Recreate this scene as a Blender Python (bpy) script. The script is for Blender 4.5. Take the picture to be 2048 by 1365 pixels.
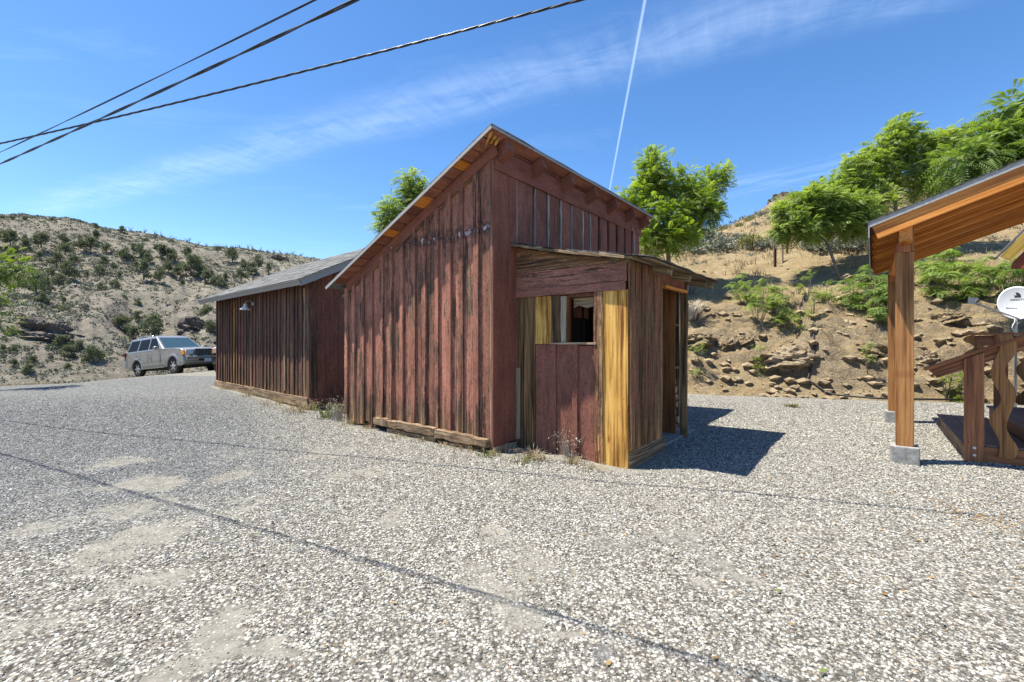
import bpy, math, random
import numpy as np
from mathutils import Vector, Matrix
random.seed(7)
RNG = np.random.default_rng(11)
for o in list(bpy.data.objects): bpy.data.objects.remove(o)
SC = bpy.context.scene
COL = SC.collection
R = math.radians

# ---------------------------------------------------------------- camera
FPX = 910.0                                   # focal length in photo pixels (photo 2048 wide)
cam_d = bpy.data.cameras.new('camera'); cam = bpy.data.objects.new('camera', cam_d); COL.objects.link(cam)
cam_d.sensor_width = 36.0; cam_d.lens = 36.0*FPX/2048.0
cam.location = (0, 0, 1.5); cam.rotation_euler = (R(90), 0, 0)
cam_d.clip_start = 0.05; cam_d.clip_end = 6000
SC.camera = cam
# ---------------------------------------------------------------- sun and sky
SUN = Vector((-0.410, 0.031, 1.0)).normalized()
EL = math.asin(SUN.z); AZ = math.atan2(SUN.x, SUN.y)
sd = bpy.data.lights.new('sun', 'SUN'); sun = bpy.data.objects.new('sun', sd); COL.objects.link(sun)
sd.energy = 5.0; sd.angle = R(0.5); sd.color = (1.0, 0.94, 0.82)
sun.rotation_euler = SUN.to_track_quat('Z', 'Y').to_euler(); sun.location = (-20, 3, 40)
W = bpy.data.worlds.new('World'); SC.world = W; W.use_nodes = True

class NT:
    """tiny node-tree helper"""
    def __init__(s, tree): s.t = tree; s.n = tree.nodes; s.l = tree.links
    def node(s, typ, **kw):
        n = s.n.new(typ)
        for k, v in kw.items(): setattr(n, k, v)
        return n
    def set(s, sock, v):
        if v is None: return
        if isinstance(v, bpy.types.NodeSocket): s.l.new(v, sock)
        else:
            if hasattr(sock.default_value, '__len__') and not isinstance(v, (int, float)):
                v = list(v)
                if len(sock.default_value) == 4 and len(v) == 3: v = v+[1.0]
            elif hasattr(sock.default_value, '__len__'): v = [v]*len(sock.default_value)
            sock.default_value = v
    def math(s, op, a, b=None, c=None, clamp=False):
        n = s.node('ShaderNodeMath', operation=op, use_clamp=clamp)
        s.set(n.inputs[0], a); s.set(n.inputs[1], b) if b is not None else None
        if c is not None: s.set(n.inputs[2], c)
        return n.outputs[0]
    def vmath(s, op, a, b=None):
        n = s.node('ShaderNodeVectorMath', operation=op); s.set(n.inputs[0], a)
        if b is not None: s.set(n.inputs[1], b)
        return n.outputs['Value'] if op in ('LENGTH', 'DOT_PRODUCT') else n.outputs[0]
    def mix(s, f, a, b, blend='MIX'):
        n = s.node('ShaderNodeMix', data_type='RGBA', blend_type=blend)
        s.set(n.inputs[0], f); s.set(n.inputs[6], a); s.set(n.inputs[7], b); return n.outputs[2]
    def maprange(s, v, a, b, c=0.0, d=1.0, smooth=False):
        n = s.node('ShaderNodeMapRange', interpolation_type='SMOOTHSTEP' if smooth else 'LINEAR')
        s.set(n.inputs[0], v); s.set(n.inputs[1], a); s.set(n.inputs[2], b); s.set(n.inputs[3], c); s.set(n.inputs[4], d)
        return n.outputs[0]
    def noise(s, vec, scale=1, detail=4, rough=.55, dist=0):
        n = s.node('ShaderNodeTexNoise'); s.set(n.inputs['Vector'], vec)
        n.inputs['Scale'].default_value = scale; n.inputs['Detail'].default_value = detail
        n.inputs['Roughness'].default_value = rough; n.inputs['Distortion'].default_value = dist
        return n.outputs[0]
    def voro(s, vec, scale=1, feature='F1', rand=1):
        n = s.node('ShaderNodeTexVoronoi', feature=feature); s.set(n.inputs['Vector'], vec)
        n.inputs['Scale'].default_value = scale; n.inputs['Randomness'].default_value = rand
        return n
    def ramp(s, f, stops, interp='LINEAR'):
        n = s.node('ShaderNodeValToRGB'); s.set(n.inputs[0], f); e = n.color_ramp.elements
        n.color_ramp.interpolation = interp
        while len(e) > 1: e.remove(e[-1])
        e[0].position = stops[0][0]; e[0].color = list(stops[0][1])+[1]
        for p, c in stops[1:]:
            q = e.new(p); q.color = list(c)+[1]
        return n.outputs[0]
    def mapping(s, vec, sc=(1, 1, 1), loc=(0, 0, 0)):
        n = s.node('ShaderNodeMapping'); s.set(n.inputs[0], vec); n.inputs[3].default_value = sc; n.inputs[1].default_value = loc
        return n.outputs[0]
    def attr(s, name, typ='GEOMETRY', out='Vector'):
        n = s.node('ShaderNodeAttribute', attribute_name=name, attribute_type=typ); return n.outputs[out]
    def bump(s, h, strength=.5, dist=.01, normal=None):
        n = s.node('ShaderNodeBump'); n.inputs['Strength'].default_value = strength; n.inputs['Distance'].default_value = dist
        s.set(n.inputs['Height'], h)
        if normal is not None: s.set(n.inputs['Normal'], normal)
        return n.outputs[0]

def sky():
    t = NT(W.node_tree); t.n.clear()
    s = t.node('ShaderNodeTexSky', sky_type='NISHITA'); s.sun_disc = False
    s.sun_elevation = EL; s.sun_rotation = AZ; s.altitude = 1500; s.air_density = 1.0; s.dust_density = 0.6; s.ozone_density = 1.6
    hs = t.node('ShaderNodeHueSaturation'); hs.inputs['Saturation'].default_value = SKYSAT; hs.inputs['Hue'].default_value = SKYHUE
    t.l.new(s.outputs[0], hs.inputs['Color'])
    col = hs.outputs[0]
    tc = t.node('ShaderNodeTexCoord'); sp = t.node('ShaderNodeSeparateXYZ'); t.l.new(tc.outputs['Generated'], sp.inputs[0])
    z = t.math('MAXIMUM', sp.outputs[2], .06)
    X = t.math('DIVIDE', sp.outputs[0], z); Y = t.math('DIVIDE', sp.outputs[1], z)
    cb = t.node('ShaderNodeCombineXYZ'); t.set(cb.inputs[0], X); t.set(cb.inputs[1], Y)
    P = cb.outputs[0]
    up = t.maprange(sp.outputs[2], .06, .2)
    def band(p0, p1, w_in, w_out, a0=None, a1=None, fade=.6, wob=.0, skew=0.):
        dx, dy = p1[0]-p0[0], p1[1]-p0[1]; L = math.hypot(dx, dy); dx /= L; dy /= L
        along = t.math('ADD', t.math('MULTIPLY', X, dx), t.math('MULTIPLY_ADD', Y, dy, -(p0[0]*dx+p0[1]*dy)))
        acr = t.math('ADD', t.math('MULTIPLY', X, -dy), t.math('MULTIPLY_ADD', Y, dx, (p0[0]*dy-p0[1]*dx)))
        if wob:
            nn = t.noise(P, 1.6, 4, .6); acr = t.math('ADD', acr, t.math('MULTIPLY_ADD', nn, wob, -wob*.5))
        m = t.maprange(t.math('ABSOLUTE', acr), w_out, w_in, 0, 1, True)
        if a0 is not None: m = t.math('MULTIPLY', m, t.maprange(along, a0, a0+fade, 0, 1, True))
        if a1 is not None: m = t.math('MULTIPLY', m, t.maprange(along, a1, a1-fade, 0, 1, True))
        # streaks lying across the band
        st = t.node('ShaderNodeCombineXYZ'); t.set(st.inputs[0], t.math('MULTIPLY', along, 1.0)); t.set(st.inputs[1], acr)
        return m, st.outputs[0]
    m1, c1 = band((-3.1, 3.23), (.466, 1.54), .02, .26, -1.6, 6.2, 1.5, .16)
    ribs = t.noise(t.mapping(c1, (15, 2.2, 1)), 1, 3, .6, .35); wisps = t.noise(t.mapping(c1, (2.0, 7, 1)), 1, 6, .68, .5)
    a1 = t.math('MULTIPLY', m1, t.maprange(t.math('MULTIPLY_ADD', ribs, .3, t.math('MULTIPLY', wisps, .7)), .34, .78))
    m2, c2 = band((.39, 1.334), (.653, 3.06), .0020, .0065, -3, 2.2, .6)
    m3, c3 = band((1.2, 3.25), (2.0, 2.45), .0, .33, -.6, 1.9, .6, .25)
    w3 = t.noise(t.mapping(c3, (1.2, 6, 1)), 1, 6, .65, .4)
    a3 = t.math('MULTIPLY', m3, t.maprange(w3, .42, .8))
    wis = t.math('MULTIPLY', t.maprange(t.noise(t.mapping(P, (.5, 2.0, 1)), 1, 7, .65, .6), .56, .9), up)
    c = t.mix(t.math('MULTIPLY', t.math('MULTIPLY', a1, up), .28, clamp=True), col, (5.4, 6.4, 8.0))
    c = t.mix(t.math('MULTIPLY', a3, .30, clamp=True), c, (5.2, 6.2, 8.0))
    c = t.mix(t.math('MULTIPLY', wis, .16, clamp=True), c, (5.0, 6.2, 8.0))
    c = t.mix(t.math('MULTIPLY', m2, .27, clamp=True), c, (5.6, 6.8, 8.2))
    bg = t.node('ShaderNodeBackground'); t.set(bg.inputs[0], c); bg.inputs[1].default_value = SKYSTR
    out = t.node('ShaderNodeOutputWorld'); t.l.new(bg.outputs[0], out.inputs[0])
SKYSTR = .116; SKYSAT = 1.24; SKYHUE = .5015
sky()
SC.view_settings.view_transform = 'Standard'; SC.view_settings.look = 'None'
SC.view_settings.exposure = 1.03; SC.view_settings.gamma = 1.0; SC.view_settings.use_curve_mapping = False
SC.render.engine = 'CYCLES'

# ---------------------------------------------------------------- scene-graph helpers
MW = {}
def tag(o, label=None, cat=None, group=None, kind=None):
    if label: o['label'] = label
    if cat: o['category'] = cat
    if group: o['group'] = group
    if kind: o['kind'] = kind
    return o
def thing(name, label, cat, loc=(0, 0, 0), rotz=0, group=None):
    o = bpy.data.objects.new(name, None); COL.objects.link(o)
    o.location = loc; o.rotation_euler = (0, 0, rotz); o.empty_display_size = .2
    MW[o.name] = Matrix.Translation(Vector(loc)) @ Matrix.Rotation(rotz, 4, 'Z')
    return tag(o, label, cat, group)
def root_of(o):
    while o.parent: o = o.parent
    return o
def copy_tree(o, parent=None):
    c = o.copy(); COL.objects.link(c); c.parent = parent
    for ch in [x for x in bpy.data.objects if x.parent == o]: copy_tree(ch, c)
    return c

def V(*a): return np.array(a, float)
def nrm(a): a = np.asarray(a, float); return a/np.linalg.norm(a)

class MB:
    def __init__(s): s.v = []; s.f = []; s.g = []; s.r = []; s.n = 0; s.sm = []
    def add(s, verts, faces, gc=None, rnd=None, smooth=False):
        verts = np.asarray(verts, float); k = len(verts)
        if gc is None: gc = verts
        if rnd is None: rnd = random.random()
        s.v.append(verts); s.g.append(np.asarray(gc, float))
        s.r.append(np.broadcast_to(np.asarray(rnd, float), (k,)).copy())
        for f in faces: s.f.append([i+s.n for i in f]); s.sm.append(smooth)
        s.n += k; return s
    def board(s, o, ax, ay, az, L, Wd, T, rnd=None, nseg=1, jit=0., twist=0., end=0.):
        """box; grain along ax.  o = corner"""
        ax, ay, az = nrm(ax), nrm(ay), nrm(az); o = np.asarray(o, float)
        if rnd is None: rnd = random.random()
        off = V(random.random()*60, random.random()*60, random.random()*60)
        vs = []; gs = []; e0, e1 = random.uniform(-end, end), random.uniform(-end, end)
        for i in range(nseg+1):
            t = i/nseg; l = L*t+(e0 if i == 0 else 0)+(e1 if i == nseg else 0)
            ja, jb, jc = [random.uniform(-jit, jit) for _ in range(3)]
            for (a, b) in ((0, 0), (1, 0), (1, 1), (0, 1)):
                y = Wd*a+(ja if a == 0 else jb); z = T*b+(jc if b else 0)+twist*t*(a-.5)
                vs.append(o+ax*l+ay*y+az*z); gs.append(V(l, y, z)+off)
        fs = [[3, 2, 1, 0]]
        for i in range(nseg):
            b = 4*i
            for k in range(4): fs.append([b+k, b+(k+1) % 4, b+4+(k+1) % 4, b+4+k])
        b = 4*nseg; fs.append([b, b+1, b+2, b+3])
        # fix handedness
        if np.dot(np.cross(ay, az), ax) < 0: fs = [f[::-1] for f in fs]
        return s.add(vs, fs, gs, rnd)
    def prism(s, poly, o, ax, ay, az, T, rnd=None, smooth=False):
        """polygon in (ax, ay) extruded by T along az"""
        ax, ay, az = nrm(ax), nrm(ay), nrm(az); o = np.asarray(o, float)
        off = V(random.random()*60, random.random()*60, 0); k = len(poly)
        vs = [o+ax*p[0]+ay*p[1] for p in poly]+[o+ax*p[0]+ay*p[1]+az*T for p in poly]
        gs = [V(p[0], p[1], 0)+off for p in poly]+[V(p[0], p[1], T)+off for p in poly]
        area = sum(poly[i][0]*poly[(i+1) % k][1]-poly[(i+1) % k][0]*poly[i][1] for i in range(k))
        fl = (area > 0) == (np.dot(np.cross(ax, ay), az) > 0)
        fs = [list(range(k))[::-1], list(range(k, 2*k))]+[[i, (i+1) % k, k+(i+1) % k, k+i] for i in range(k)]
        if not fl: fs = [f[::-1] for f in fs]
        return s.add(vs, fs, gs, rnd, smooth)
    def tube(s, pts, rad, seg=8, rnd=None, cap=True, smooth=True):
        pts = [np.asarray(p, float) for p in pts]; n = len(pts)
        if not hasattr(rad, '__len__'): rad = [rad]*n
        vs = []; gs = []; l = 0; off = random.random()*60
        ref = V(0, 0, 1) if abs(nrm(pts[-1]-pts[0])[2]) < .9 else V(1, 0, 0)
        for i, p in enumerate(pts):
            d = nrm(pts[min(i+1, n-1)]-pts[max(i-1, 0)]); a = nrm(np.cross(d, ref)); b = np.cross(d, a)
            if i: l += np.linalg.norm(p-pts[i-1])
            for k in range(seg):
                t = 2*math.pi*k/seg; vs.append(p+(a*math.cos(t)+b*math.sin(t))*rad[i]); gs.append(V(l+off, rad[i]*math.cos(t), rad[i]*math.sin(t)))
        fs = []
        for i in range(n-1):
            for k in range(seg): fs.append([i*seg+k, (i+1)*seg+k, (i+1)*seg+(k+1) % seg, i*seg+(k+1) % seg])
        if cap: fs += [list(range(seg)), list(range((n-1)*seg, n*seg))[::-1]]
        return s.add(vs, fs, gs, rnd, smooth)
    def lathe(s, prof, o, axis=(0, 0, 1), seg=20, rnd=None, smooth=True, close=False):
        """prof = [(r, h)] turned about axis through o"""
        ax = nrm(axis); ref = V(1, 0, 0) if abs(ax[0]) < .8 else V(0, 1, 0); a = nrm(np.cross(ax, ref)); b = np.cross(ax, a); o = np.asarray(o, float)
        vs = []
        for r, h in prof:
            for k in range(seg):
                t = 2*math.pi*k/seg; vs.append(o+ax*h+(a*math.cos(t)+b*math.sin(t))*r)
        n = len(prof); fs = []
        for i in range(n-1):
            for k in range(seg): fs.append([i*seg+k, i*seg+(k+1) % seg, (i+1)*seg+(k+1) % seg, (i+1)*seg+k])
        if not close: fs += [list(range(seg))[::-1], list(range((n-1)*seg, n*seg))]
        return s.add(vs, fs, None, rnd, smooth)
    def box(s, c, sx, sy, sz, rnd=None, ax=(1, 0, 0), ay=(0, 1, 0)):
        ax, ay = nrm(ax), nrm(ay); az = np.cross(ax, ay); c = np.asarray(c, float)
        return s.board(c-ax*sx/2-ay*sy/2-az*sz/2, ax, ay, az, sx, sy, sz, rnd)
    def build_each(s, name, mat, parent=None, **kw):
        st = 0; out = []
        fi = 0
        for i in range(len(s.v)):
            k = len(s.v[i]); b = MB(); fs = []
            while fi < len(s.f) and s.f[fi][0] < st+k: fs.append([q-st for q in s.f[fi]]); fi += 1
            b.add(s.v[i], fs, s.g[i], s.r[i], s.sm[fi-1]); st += k; out.append(b.build(name, mat, parent, **kw))
        return out
    def build(s, name, mat, parent=None, label=None, local=False, bevel=0., subsurf=0):
        v = np.concatenate(s.v); g = np.concatenate(s.g); r = np.concatenate(s.r)
        if parent is not None and not local:
            Mi = np.array(MW[root_of(parent).name].inverted()); v = v@Mi[:3, :3].T+Mi[:3, 3]
        me = bpy.data.meshes.new(name); me.from_pydata(v.tolist(), [], s.f); 
        a = me.attributes.new('gc', 'FLOAT_VECTOR', 'POINT'); a.data.foreach_set('vector', g.ravel().astype(np.float32))
        a = me.attributes.new('rnd', 'FLOAT', 'POINT'); a.data.foreach_set('value', r.astype(np.float32))
        me.polygons.foreach_set('use_smooth', np.array(s.sm, bool))
        me.materials.append(mat); me.update()
        o = bpy.data.objects.new(name, me); COL.objects.link(o)
        if parent is not None: o.parent = parent
        if label: o['label'] = label
        if bevel:
            m = o.modifiers.new('bevel', 'BEVEL'); m.width = bevel; m.segments = 2; m.limit_method = 'ANGLE'; m.angle_limit = R(35)
        if subsurf:
            m = o.modifiers.new('sub', 'SUBSURF'); m.levels = m.render_levels = subsurf
        return o

def np_mesh(name, v, f, mat, parent=None, attrs=None, smooth=False):
    """fast mesh from numpy arrays; f is (n, k)"""
    v = np.ascontiguousarray(v, np.float32); f = np.ascontiguousarray(f, np.int32); k = f.shape[1]
    me = bpy.data.meshes.new(name); me.vertices.add(len(v)); me.vertices.foreach_set('co', v.ravel())
    me.loops.add(f.size); me.loops.foreach_set('vertex_index', f.ravel())
    me.polygons.add(len(f)); me.polygons.foreach_set('loop_start', np.arange(0, f.size, k, dtype=np.int32))
    me.polygons.foreach_set('use_smooth', np.full(len(f), smooth))
    for nm, arr in (attrs or {}).items():
        arr = np.ascontiguousarray(arr, np.float32)
        if arr.ndim == 2:
            a = me.attributes.new(nm, 'FLOAT_VECTOR', 'POINT'); a.data.foreach_set('vector', arr.ravel())
        else:
            a = me.attributes.new(nm, 'FLOAT', 'POINT'); a.data.foreach_set('value', arr)
    me.update(calc_edges=True); me.validate()
    if mat: me.materials.append(mat)
    o = bpy.data.objects.new(name, me); COL.objects.link(o)
    if parent is not None: o.parent = parent
    return o

# ---------------------------------------------------------------- numpy noise
def vnoise(x, y, seed=0):
    x = np.asarray(x, float); y = np.asarray(y, float)
    xi = np.floor(x).astype(np.int64); yi = np.floor(y).astype(np.int64); fx = x-xi; fy = y-yi
    fx = fx*fx*(3-2*fx); fy = fy*fy*(3-2*fy)
    def h(a, b):
        n = (a*374761393+b*668265263+seed*1442695041) & 0xffffffff
        n = ((n ^ (n >> 13))*1274126177) & 0xffffffff
        return ((n ^ (n >> 16)) & 0xffffff)/float(0xffffff)
    return (h(xi, yi)*(1-fx)+h(xi+1, yi)*fx)*(1-fy)+(h(xi, yi+1)*(1-fx)+h(xi+1, yi+1)*fx)*fy
def fbm(x, y, oct=4, seed=0, lac=2.03, gain=.5):
    a = 1.; s = 0.; t = 0.
    for i in range(oct):
        s = s+a*vnoise(x, y, seed+i*17); t += a; a *= gain; x = x*lac+3.7; y = y*lac+1.3
    return s/t
def ridged(x, y, oct=4, seed=0):
    a = 1.; s = 0.; t = 0.
    for i in range(oct):
        s = s+a*(1-np.abs(2*vnoise(x, y, seed+i*31)-1)); t += a; a *= .5; x = x*2.1+1.7; y = y*2.1+9.3
    return s/t
def sst(x, a, b):
    t = np.clip((np.asarray(x, float)-a)/(b-a), 0, 1); return t*t*(3-2*t)

# ---------------------------------------------------------------- heights of the land
TU = V(.957, -.291); TN = V(.291, .957); T0 = V(5.0, 13.1)        # toe line of the cut bank
def bank_sq(x, y): dx = x-T0[0]; dy = y-T0[1]; return dx*TU[0]+dy*TU[1], dx*TN[0]+dy*TN[1]
SK_R = [-3, -.6, -.3, 0, .2, .39, .4516, .52, .589, .75, .95, 1.3, 2, 4]
SK_Z = [1, 2, 4, 7, 8.4, 9.4, 11.2, 12.8, 14.7, 15.4, 15.6, 15.6, 14, 12]
def bank_h(x, y, rough=True):
    s, q = bank_sq(x, y)
    toe = .35*(fbm(s*.5, s*0+3, 3, 5)-.5)*2
    q = q+toe
    f = np.interp(q, [-5, 0, .25, 1.2, 3.4, 4.6, 8, 14, 20], [-.6, -.06, .12, .95, 2.55, 3.1, 4.55, 7.0, 8.6])
    rr = x/np.maximum(y, 4.0)
    zs = np.interp(rr, SK_R, SK_Z); 
    t = sst(q, 12, 36)
    f = f*(1-t)+zs*t
    f = f+np.where(q > 36, -(q-36)*.12, 0)
    m = sst(s, -13, -4)*.999+.001
    f = np.where(f > 0, f*m, f)-5*sst(s, -9, -14)
    if rough:
        am = sst(q, .0, 1.2)
        st = sst(q, .2, 1.0)*sst(q, 5.0, 3.0)
        cr = (ridged(s*.55+q*.25, q*.7, 5, 3)-.55)*1.15
        lump = np.maximum(0, fbm(s*.75, q*.9, 3, 77)-.56)*2.2
        f = f+am*(cr*.45*(.3+.9*st))+st*lump*.75+am*(fbm(s*3.1, q*3.1, 3, 9)-.5)*.16+am*(ridged(s*2.2+q, q*2.6, 3, 21)-.5)*.22*st
        f = f+am*(fbm(s*.18, q*.18, 3, 41)-.5)*sst(q, 6, 14)*1.0+am*(ridged(s*.9, q*.9, 4, 43)-.55)*sst(q, 5, 9)*.22
    if rough:
        v_ = f*2.6+q*.35+s*.22+fbm(s*.9, q*.9, 4, 57)*3.2; fr_ = v_-np.floor(v_)
        f = f+am*st*.045*(sst(fr_, 0, .25)-fr_)*sst(fbm(s*.6, q*.6, 3, 58), .38, .55)
    return f
def near_g(x, y):
    x = np.asarray(x, float); y = np.asarray(y, float); rho = np.hypot(x, y)
    g = .09*sst(rho, 9, 13.5)*sst(-x, 2, 8)
    w = np.maximum(0, -x-13.8); w = np.where(w > 0, w*w/(w+.6), 0)
    g = g-np.minimum(.46, .092*w)
    g = g-.04*np.exp(-((x-1.4)**2+(y-5.4)**2)/.6)
    return g+(fbm(x*.6, y*.6, 3, 2)-.5)*.035
RD_PX = [-3000, -200, 0, 150, 250, 400, 520, 630, 720, 850, 1024]
RD_Z = [26, 27, 28.6, 30.2, 28.8, 27.9, 28.0, 26.2, 20, 13, 6]
def ground_h(x, y, rough=True):
    x = np.asarray(x, float); y = np.asarray(y, float); rho = np.hypot(x, y)
    g = near_g(x, y)
    th = np.arctan2(x, y)
    left = sst(th, .15, -.15)*sst(th, -2.5, -1.9)
    px = 1024+910*np.tan(np.clip(th, -1.35, 1.2))
    zr = np.interp(px, RD_PX, RD_Z)
    rp = rho+(fbm(th*9, rho*.03, 3, 61)-.5)*9*sst(rho, 50, 70)
    K = zr/28.5
    prof = np.interp(rp, [25, 31, 36, 45, 55, 85, 96, 150, 160, 230], [0, -.45, -2.5, -6.3, -2.6, 7.6, 8.8, 28.5, 28.6, 14])
    prof = np.where(prof > 0, prof*K, prof)
    if rough:
        ph = th*60
        gul = (ridged(ph*.11+rho*.004, rho*.018, 4, 91)-.55)*5.5*sst(rho, 50, 75)*sst(rho, 156, 118)
        prof = prof+gul+(fbm(x*.12, y*.12, 4, 14)-.5)*2.0*sst(rho, 50, 70)+(fbm(x*.5, y*.5, 3, 15)-.5)*.7*sst(rho, 50, 60)
    t = sst(rho, 25, 31)*left
    h = g*(1-t)+(prof+g*(1-sst(rho, 30, 40)))*t
    h = h-sst(rho, 24, 45)*(1-left)*.8
    return h
def at(px, py, Y): return V((px-1024)/FPX*Y, Y, 1.5+(682.5-py)/FPX*Y)
def hit(px, py, hf, y0=10., y1=260., n=4000):
    Y = np.linspace(y0, y1, n); X = (px-1024)/FPX*Y; Z = 1.5+(682.5-py)/FPX*Y
    h = hf(X, Y, False); i = np.where(Z < h)[0]
    if len(i) == 0: return None
    i = i[0]; return V(X[i], Y[i], h[i])
# ---------------------------------------------------------------- materials
def new_mat(name):
    m = bpy.data.materials.new(name); m.use_nodes = True; t = NT(m.node_tree); t.n.clear()
    b = t.node('ShaderNodeBsdfPrincipled'); o = t.node('ShaderNodeOutputMaterial'); t.l.new(b.outputs[0], o.inputs[0])
    return m, t, b, o
def plain(name, col, rough=.5, metal=0., bump=0., var=.0, scale=30, spec=None, coat=0.):
    m, t, b, o = new_mat(name)
    P = t.attr('gc')
    n = t.noise(P, scale, 4, .6)
    c = t.mix(1.0, col, t.ramp(n, [(.3, (1-var,)*3), (.7, (1+var,)*3)]), 'MULTIPLY') if var else col
    t.set(b.inputs['Base Color'], c); b.inputs['Roughness'].default_value = rough; b.inputs['Metallic'].default_value = metal
    if spec is not None: b.inputs['Specular IOR Level'].default_value = spec
    if coat: b.inputs['Coat Weight'].default_value = coat
    if bump: t.l.new(t.bump(n, bump, .01), b.inputs['Normal'])
    return m
def wood(name, bare=((.05, .04, .032), (.20, .14, .09), (.34, .25, .16)), paint=None, cover=.6, soft=.09, rough=.75, basewear=0., var=.35,
         knots=.0, dark=.35, grain=1., bumps=.6, fleck=False, basetone=(.42, .27, .13), pgrain=.45, wscale=1.):
    m, t, b, o = new_mat(name)
    P = t.attr('gc'); rnd = t.attr('rnd', out='Fac')
    wob = t.noise(t.mapping(P, (.8, 6, 6)), 1, 2, .5)
    cb = t.vmath('ADD', P, t.vmath('MULTIPLY', t.node('ShaderNodeCombineXYZ').outputs[0], (0, 0, 0)))
    wv = t.node('ShaderNodeCombineXYZ'); t.set(wv.inputs[1], t.math('MULTIPLY', wob, .05)); Pw = t.vmath('ADD', P, wv.outputs[0])
    g = t.noise(t.mapping(Pw, (1.1, 55*grain, 55*grain)), 1, 5, .62)
    g2 = t.noise(t.mapping(Pw, (.5, 14*grain, 14*grain)), 1, 4, .6)
    gg = t.math('MULTIPLY_ADD', g, .6, t.math('MULTIPLY', g2, .4))
    c = t.ramp(gg, [(.40, bare[0]), (.5, bare[1]), (.60, bare[2])])
    st = t.noise(t.mapping(P, (1.3, 4.5, 4.5)), 1, 5, .65, .4)
    c = t.mix(t.math('MULTIPLY', t.maprange(st, .5, .68), dark), c, bare[0])
    tone = t.math('MULTIPLY_ADD', rnd, var*2, 1-var)
    if knots:
        kv = t.node('ShaderNodeTexVoronoi', feature='F1'); t.set(kv.inputs['Vector'], t.mapping(P, (2.1, 6.2, 0.01))); kv.inputs['Scale'].default_value = 1
        kd = kv.outputs['Distance']
        ring = t.maprange(kd, .10, .15, 1, 0, True); core = t.maprange(kd, .05, .10, 1, 0, True)
        sel = t.maprange(t.node('ShaderNodeSeparateColor').outputs[0], 0, 1)  # placeholder socket (replaced below)
        sc = t.node('ShaderNodeSeparateColor'); t.l.new(kv.outputs['Color'], sc.inputs[0]); sel = t.math('GREATER_THAN', sc.outputs[0], .62)
        c = t.mix(t.math('MULTIPLY', t.math('MULTIPLY', ring, sel), .75*knots), c, (bare[0][0]*1.6, bare[0][1]*1.2, bare[0][2]))
        c = t.mix(t.math('MULTIPLY', t.math('MULTIPLY', core, sel), .7*knots), c, tuple(x*.35 for x in bare[1]))
    mask = None
    geo = t.node('ShaderNodeNewGeometry'); sp = t.node('ShaderNodeSeparateXYZ'); t.l.new(geo.outputs['Position'], sp.inputs[0])
    if paint is not None:
        pn = t.noise(t.mapping(P, (5.5*wscale, 17*wscale, 17*wscale)), 1, 9, .80)
        big = t.noise(t.mapping(P, (.55, 2.4, 2.4)), 1, 4, .6)
        val = t.math('ADD', t.math('MULTIPLY', pn, 1-pgrain), t.math('MULTIPLY', g, pgrain))
        val = t.math('ADD', t.math('MULTIPLY', val, .62), t.math('MULTIPLY', big, .38))
        # cover .5 puts the threshold at the noise mean
        thr = t.math('MULTIPLY_ADD', rnd, .035, .5+(.5-cover)*.36-.0175)
        if basewear:
            zz = t.math('ADD', sp.outputs[2], t.math('MULTIPLY_ADD', g2, .8, -.4))
            thr = t.math('ADD', thr, t.maprange(zz, .75, .1, 0, basewear))
        mask = t.math('DIVIDE', t.math('SUBTRACT', val, thr), soft)
        mask = t.math('ADD', mask, .5, clamp=True)
        pv = t.noise(t.mapping(P, (1.5, 5, 5)), 1, 6, .7)
        pc = t.mix(1.0, paint, t.ramp(pv, [(.3, (.62, .60, .60)), (.7, (1.3, 1.27, 1.25))]), 'MULTIPLY')
        if basewear:
            zz2 = t.math('ADD', sp.outputs[2], t.math('MULTIPLY_ADD', g2, .6, -.3))
            c = t.mix(t.maprange(zz2, .55, .12, 0, .8), c, t.mix(1., c, (1.9, 1.6, 1.3), 'MULTIPLY'))
        c = t.mix(mask, c, pc)
    if paint is not None:
        gm = t.noise(t.mapping(P, (2.2, 10, 10)), 1, 9, .82); hf = t.noise(t.mapping(P, (30, 95, 95)), 1, 3, .7)
        c = t.mix(t.math('MULTIPLY', t.maprange(gm, .50, .60), .62*min(1., 1.6*(1.1-cover))), c, (.035, .027, .026))
        c = t.mix(1., c, t.ramp(hf, [(.32, (.55, .53, .52)), (.55, (1.08, 1.08, 1.08)), (.7, (1.3, 1.28, 1.25))]), 'MULTIPLY')
    c = t.mix(1.0, c, t.node_tone(tone) if False else t.comb(tone), 'MULTIPLY')
    # nail heads and pits
    pits = t.voro(t.mapping(P, (9, 22, 22)), 1); ps = t.math('LESS_THAN', pits.outputs['Distance'], .13)
    sc2 = t.node('ShaderNodeSeparateColor'); t.l.new(pits.outputs['Color'], sc2.inputs[0])
    c = t.mix(t.math('MULTIPLY', t.math('MULTIPLY', ps, t.math('GREATER_THAN', sc2.outputs[1], .8)), .6), c, (.02, .015, .012))
    if fleck:
        n1 = t.noise(geo.outputs['Position'], 9, 5, .7); n2 = t.noise(geo.outputs['Position'], 2.2, 2, .5)
        zc = t.math('ABSOLUTE', t.math('ADD', sp.outputs[2], t.math('MULTIPLY_ADD', n2, .12, -3.09)))
        fm = t.math('MULTIPLY', t.maprange(zc, .075, .02, 0, 1), t.maprange(n1, .56, .60))
        c = t.mix(fm, c, (.50, .50, .55))
        dm = t.math('MULTIPLY', t.maprange(zc, .12, .05, 0, 1), t.maprange(n1, .42, .5))
        c = t.mix(t.math('MULTIPLY', t.math('SUBTRACT', dm, fm, clamp=True), .7), c, (.03, .022, .022))
    t.set(b.inputs['Base Color'], c); b.inputs['Roughness'].default_value = rough; b.inputs['Specular IOR Level'].default_value = .25
    h = t.math('MULTIPLY', gg, 1.0)
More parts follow.
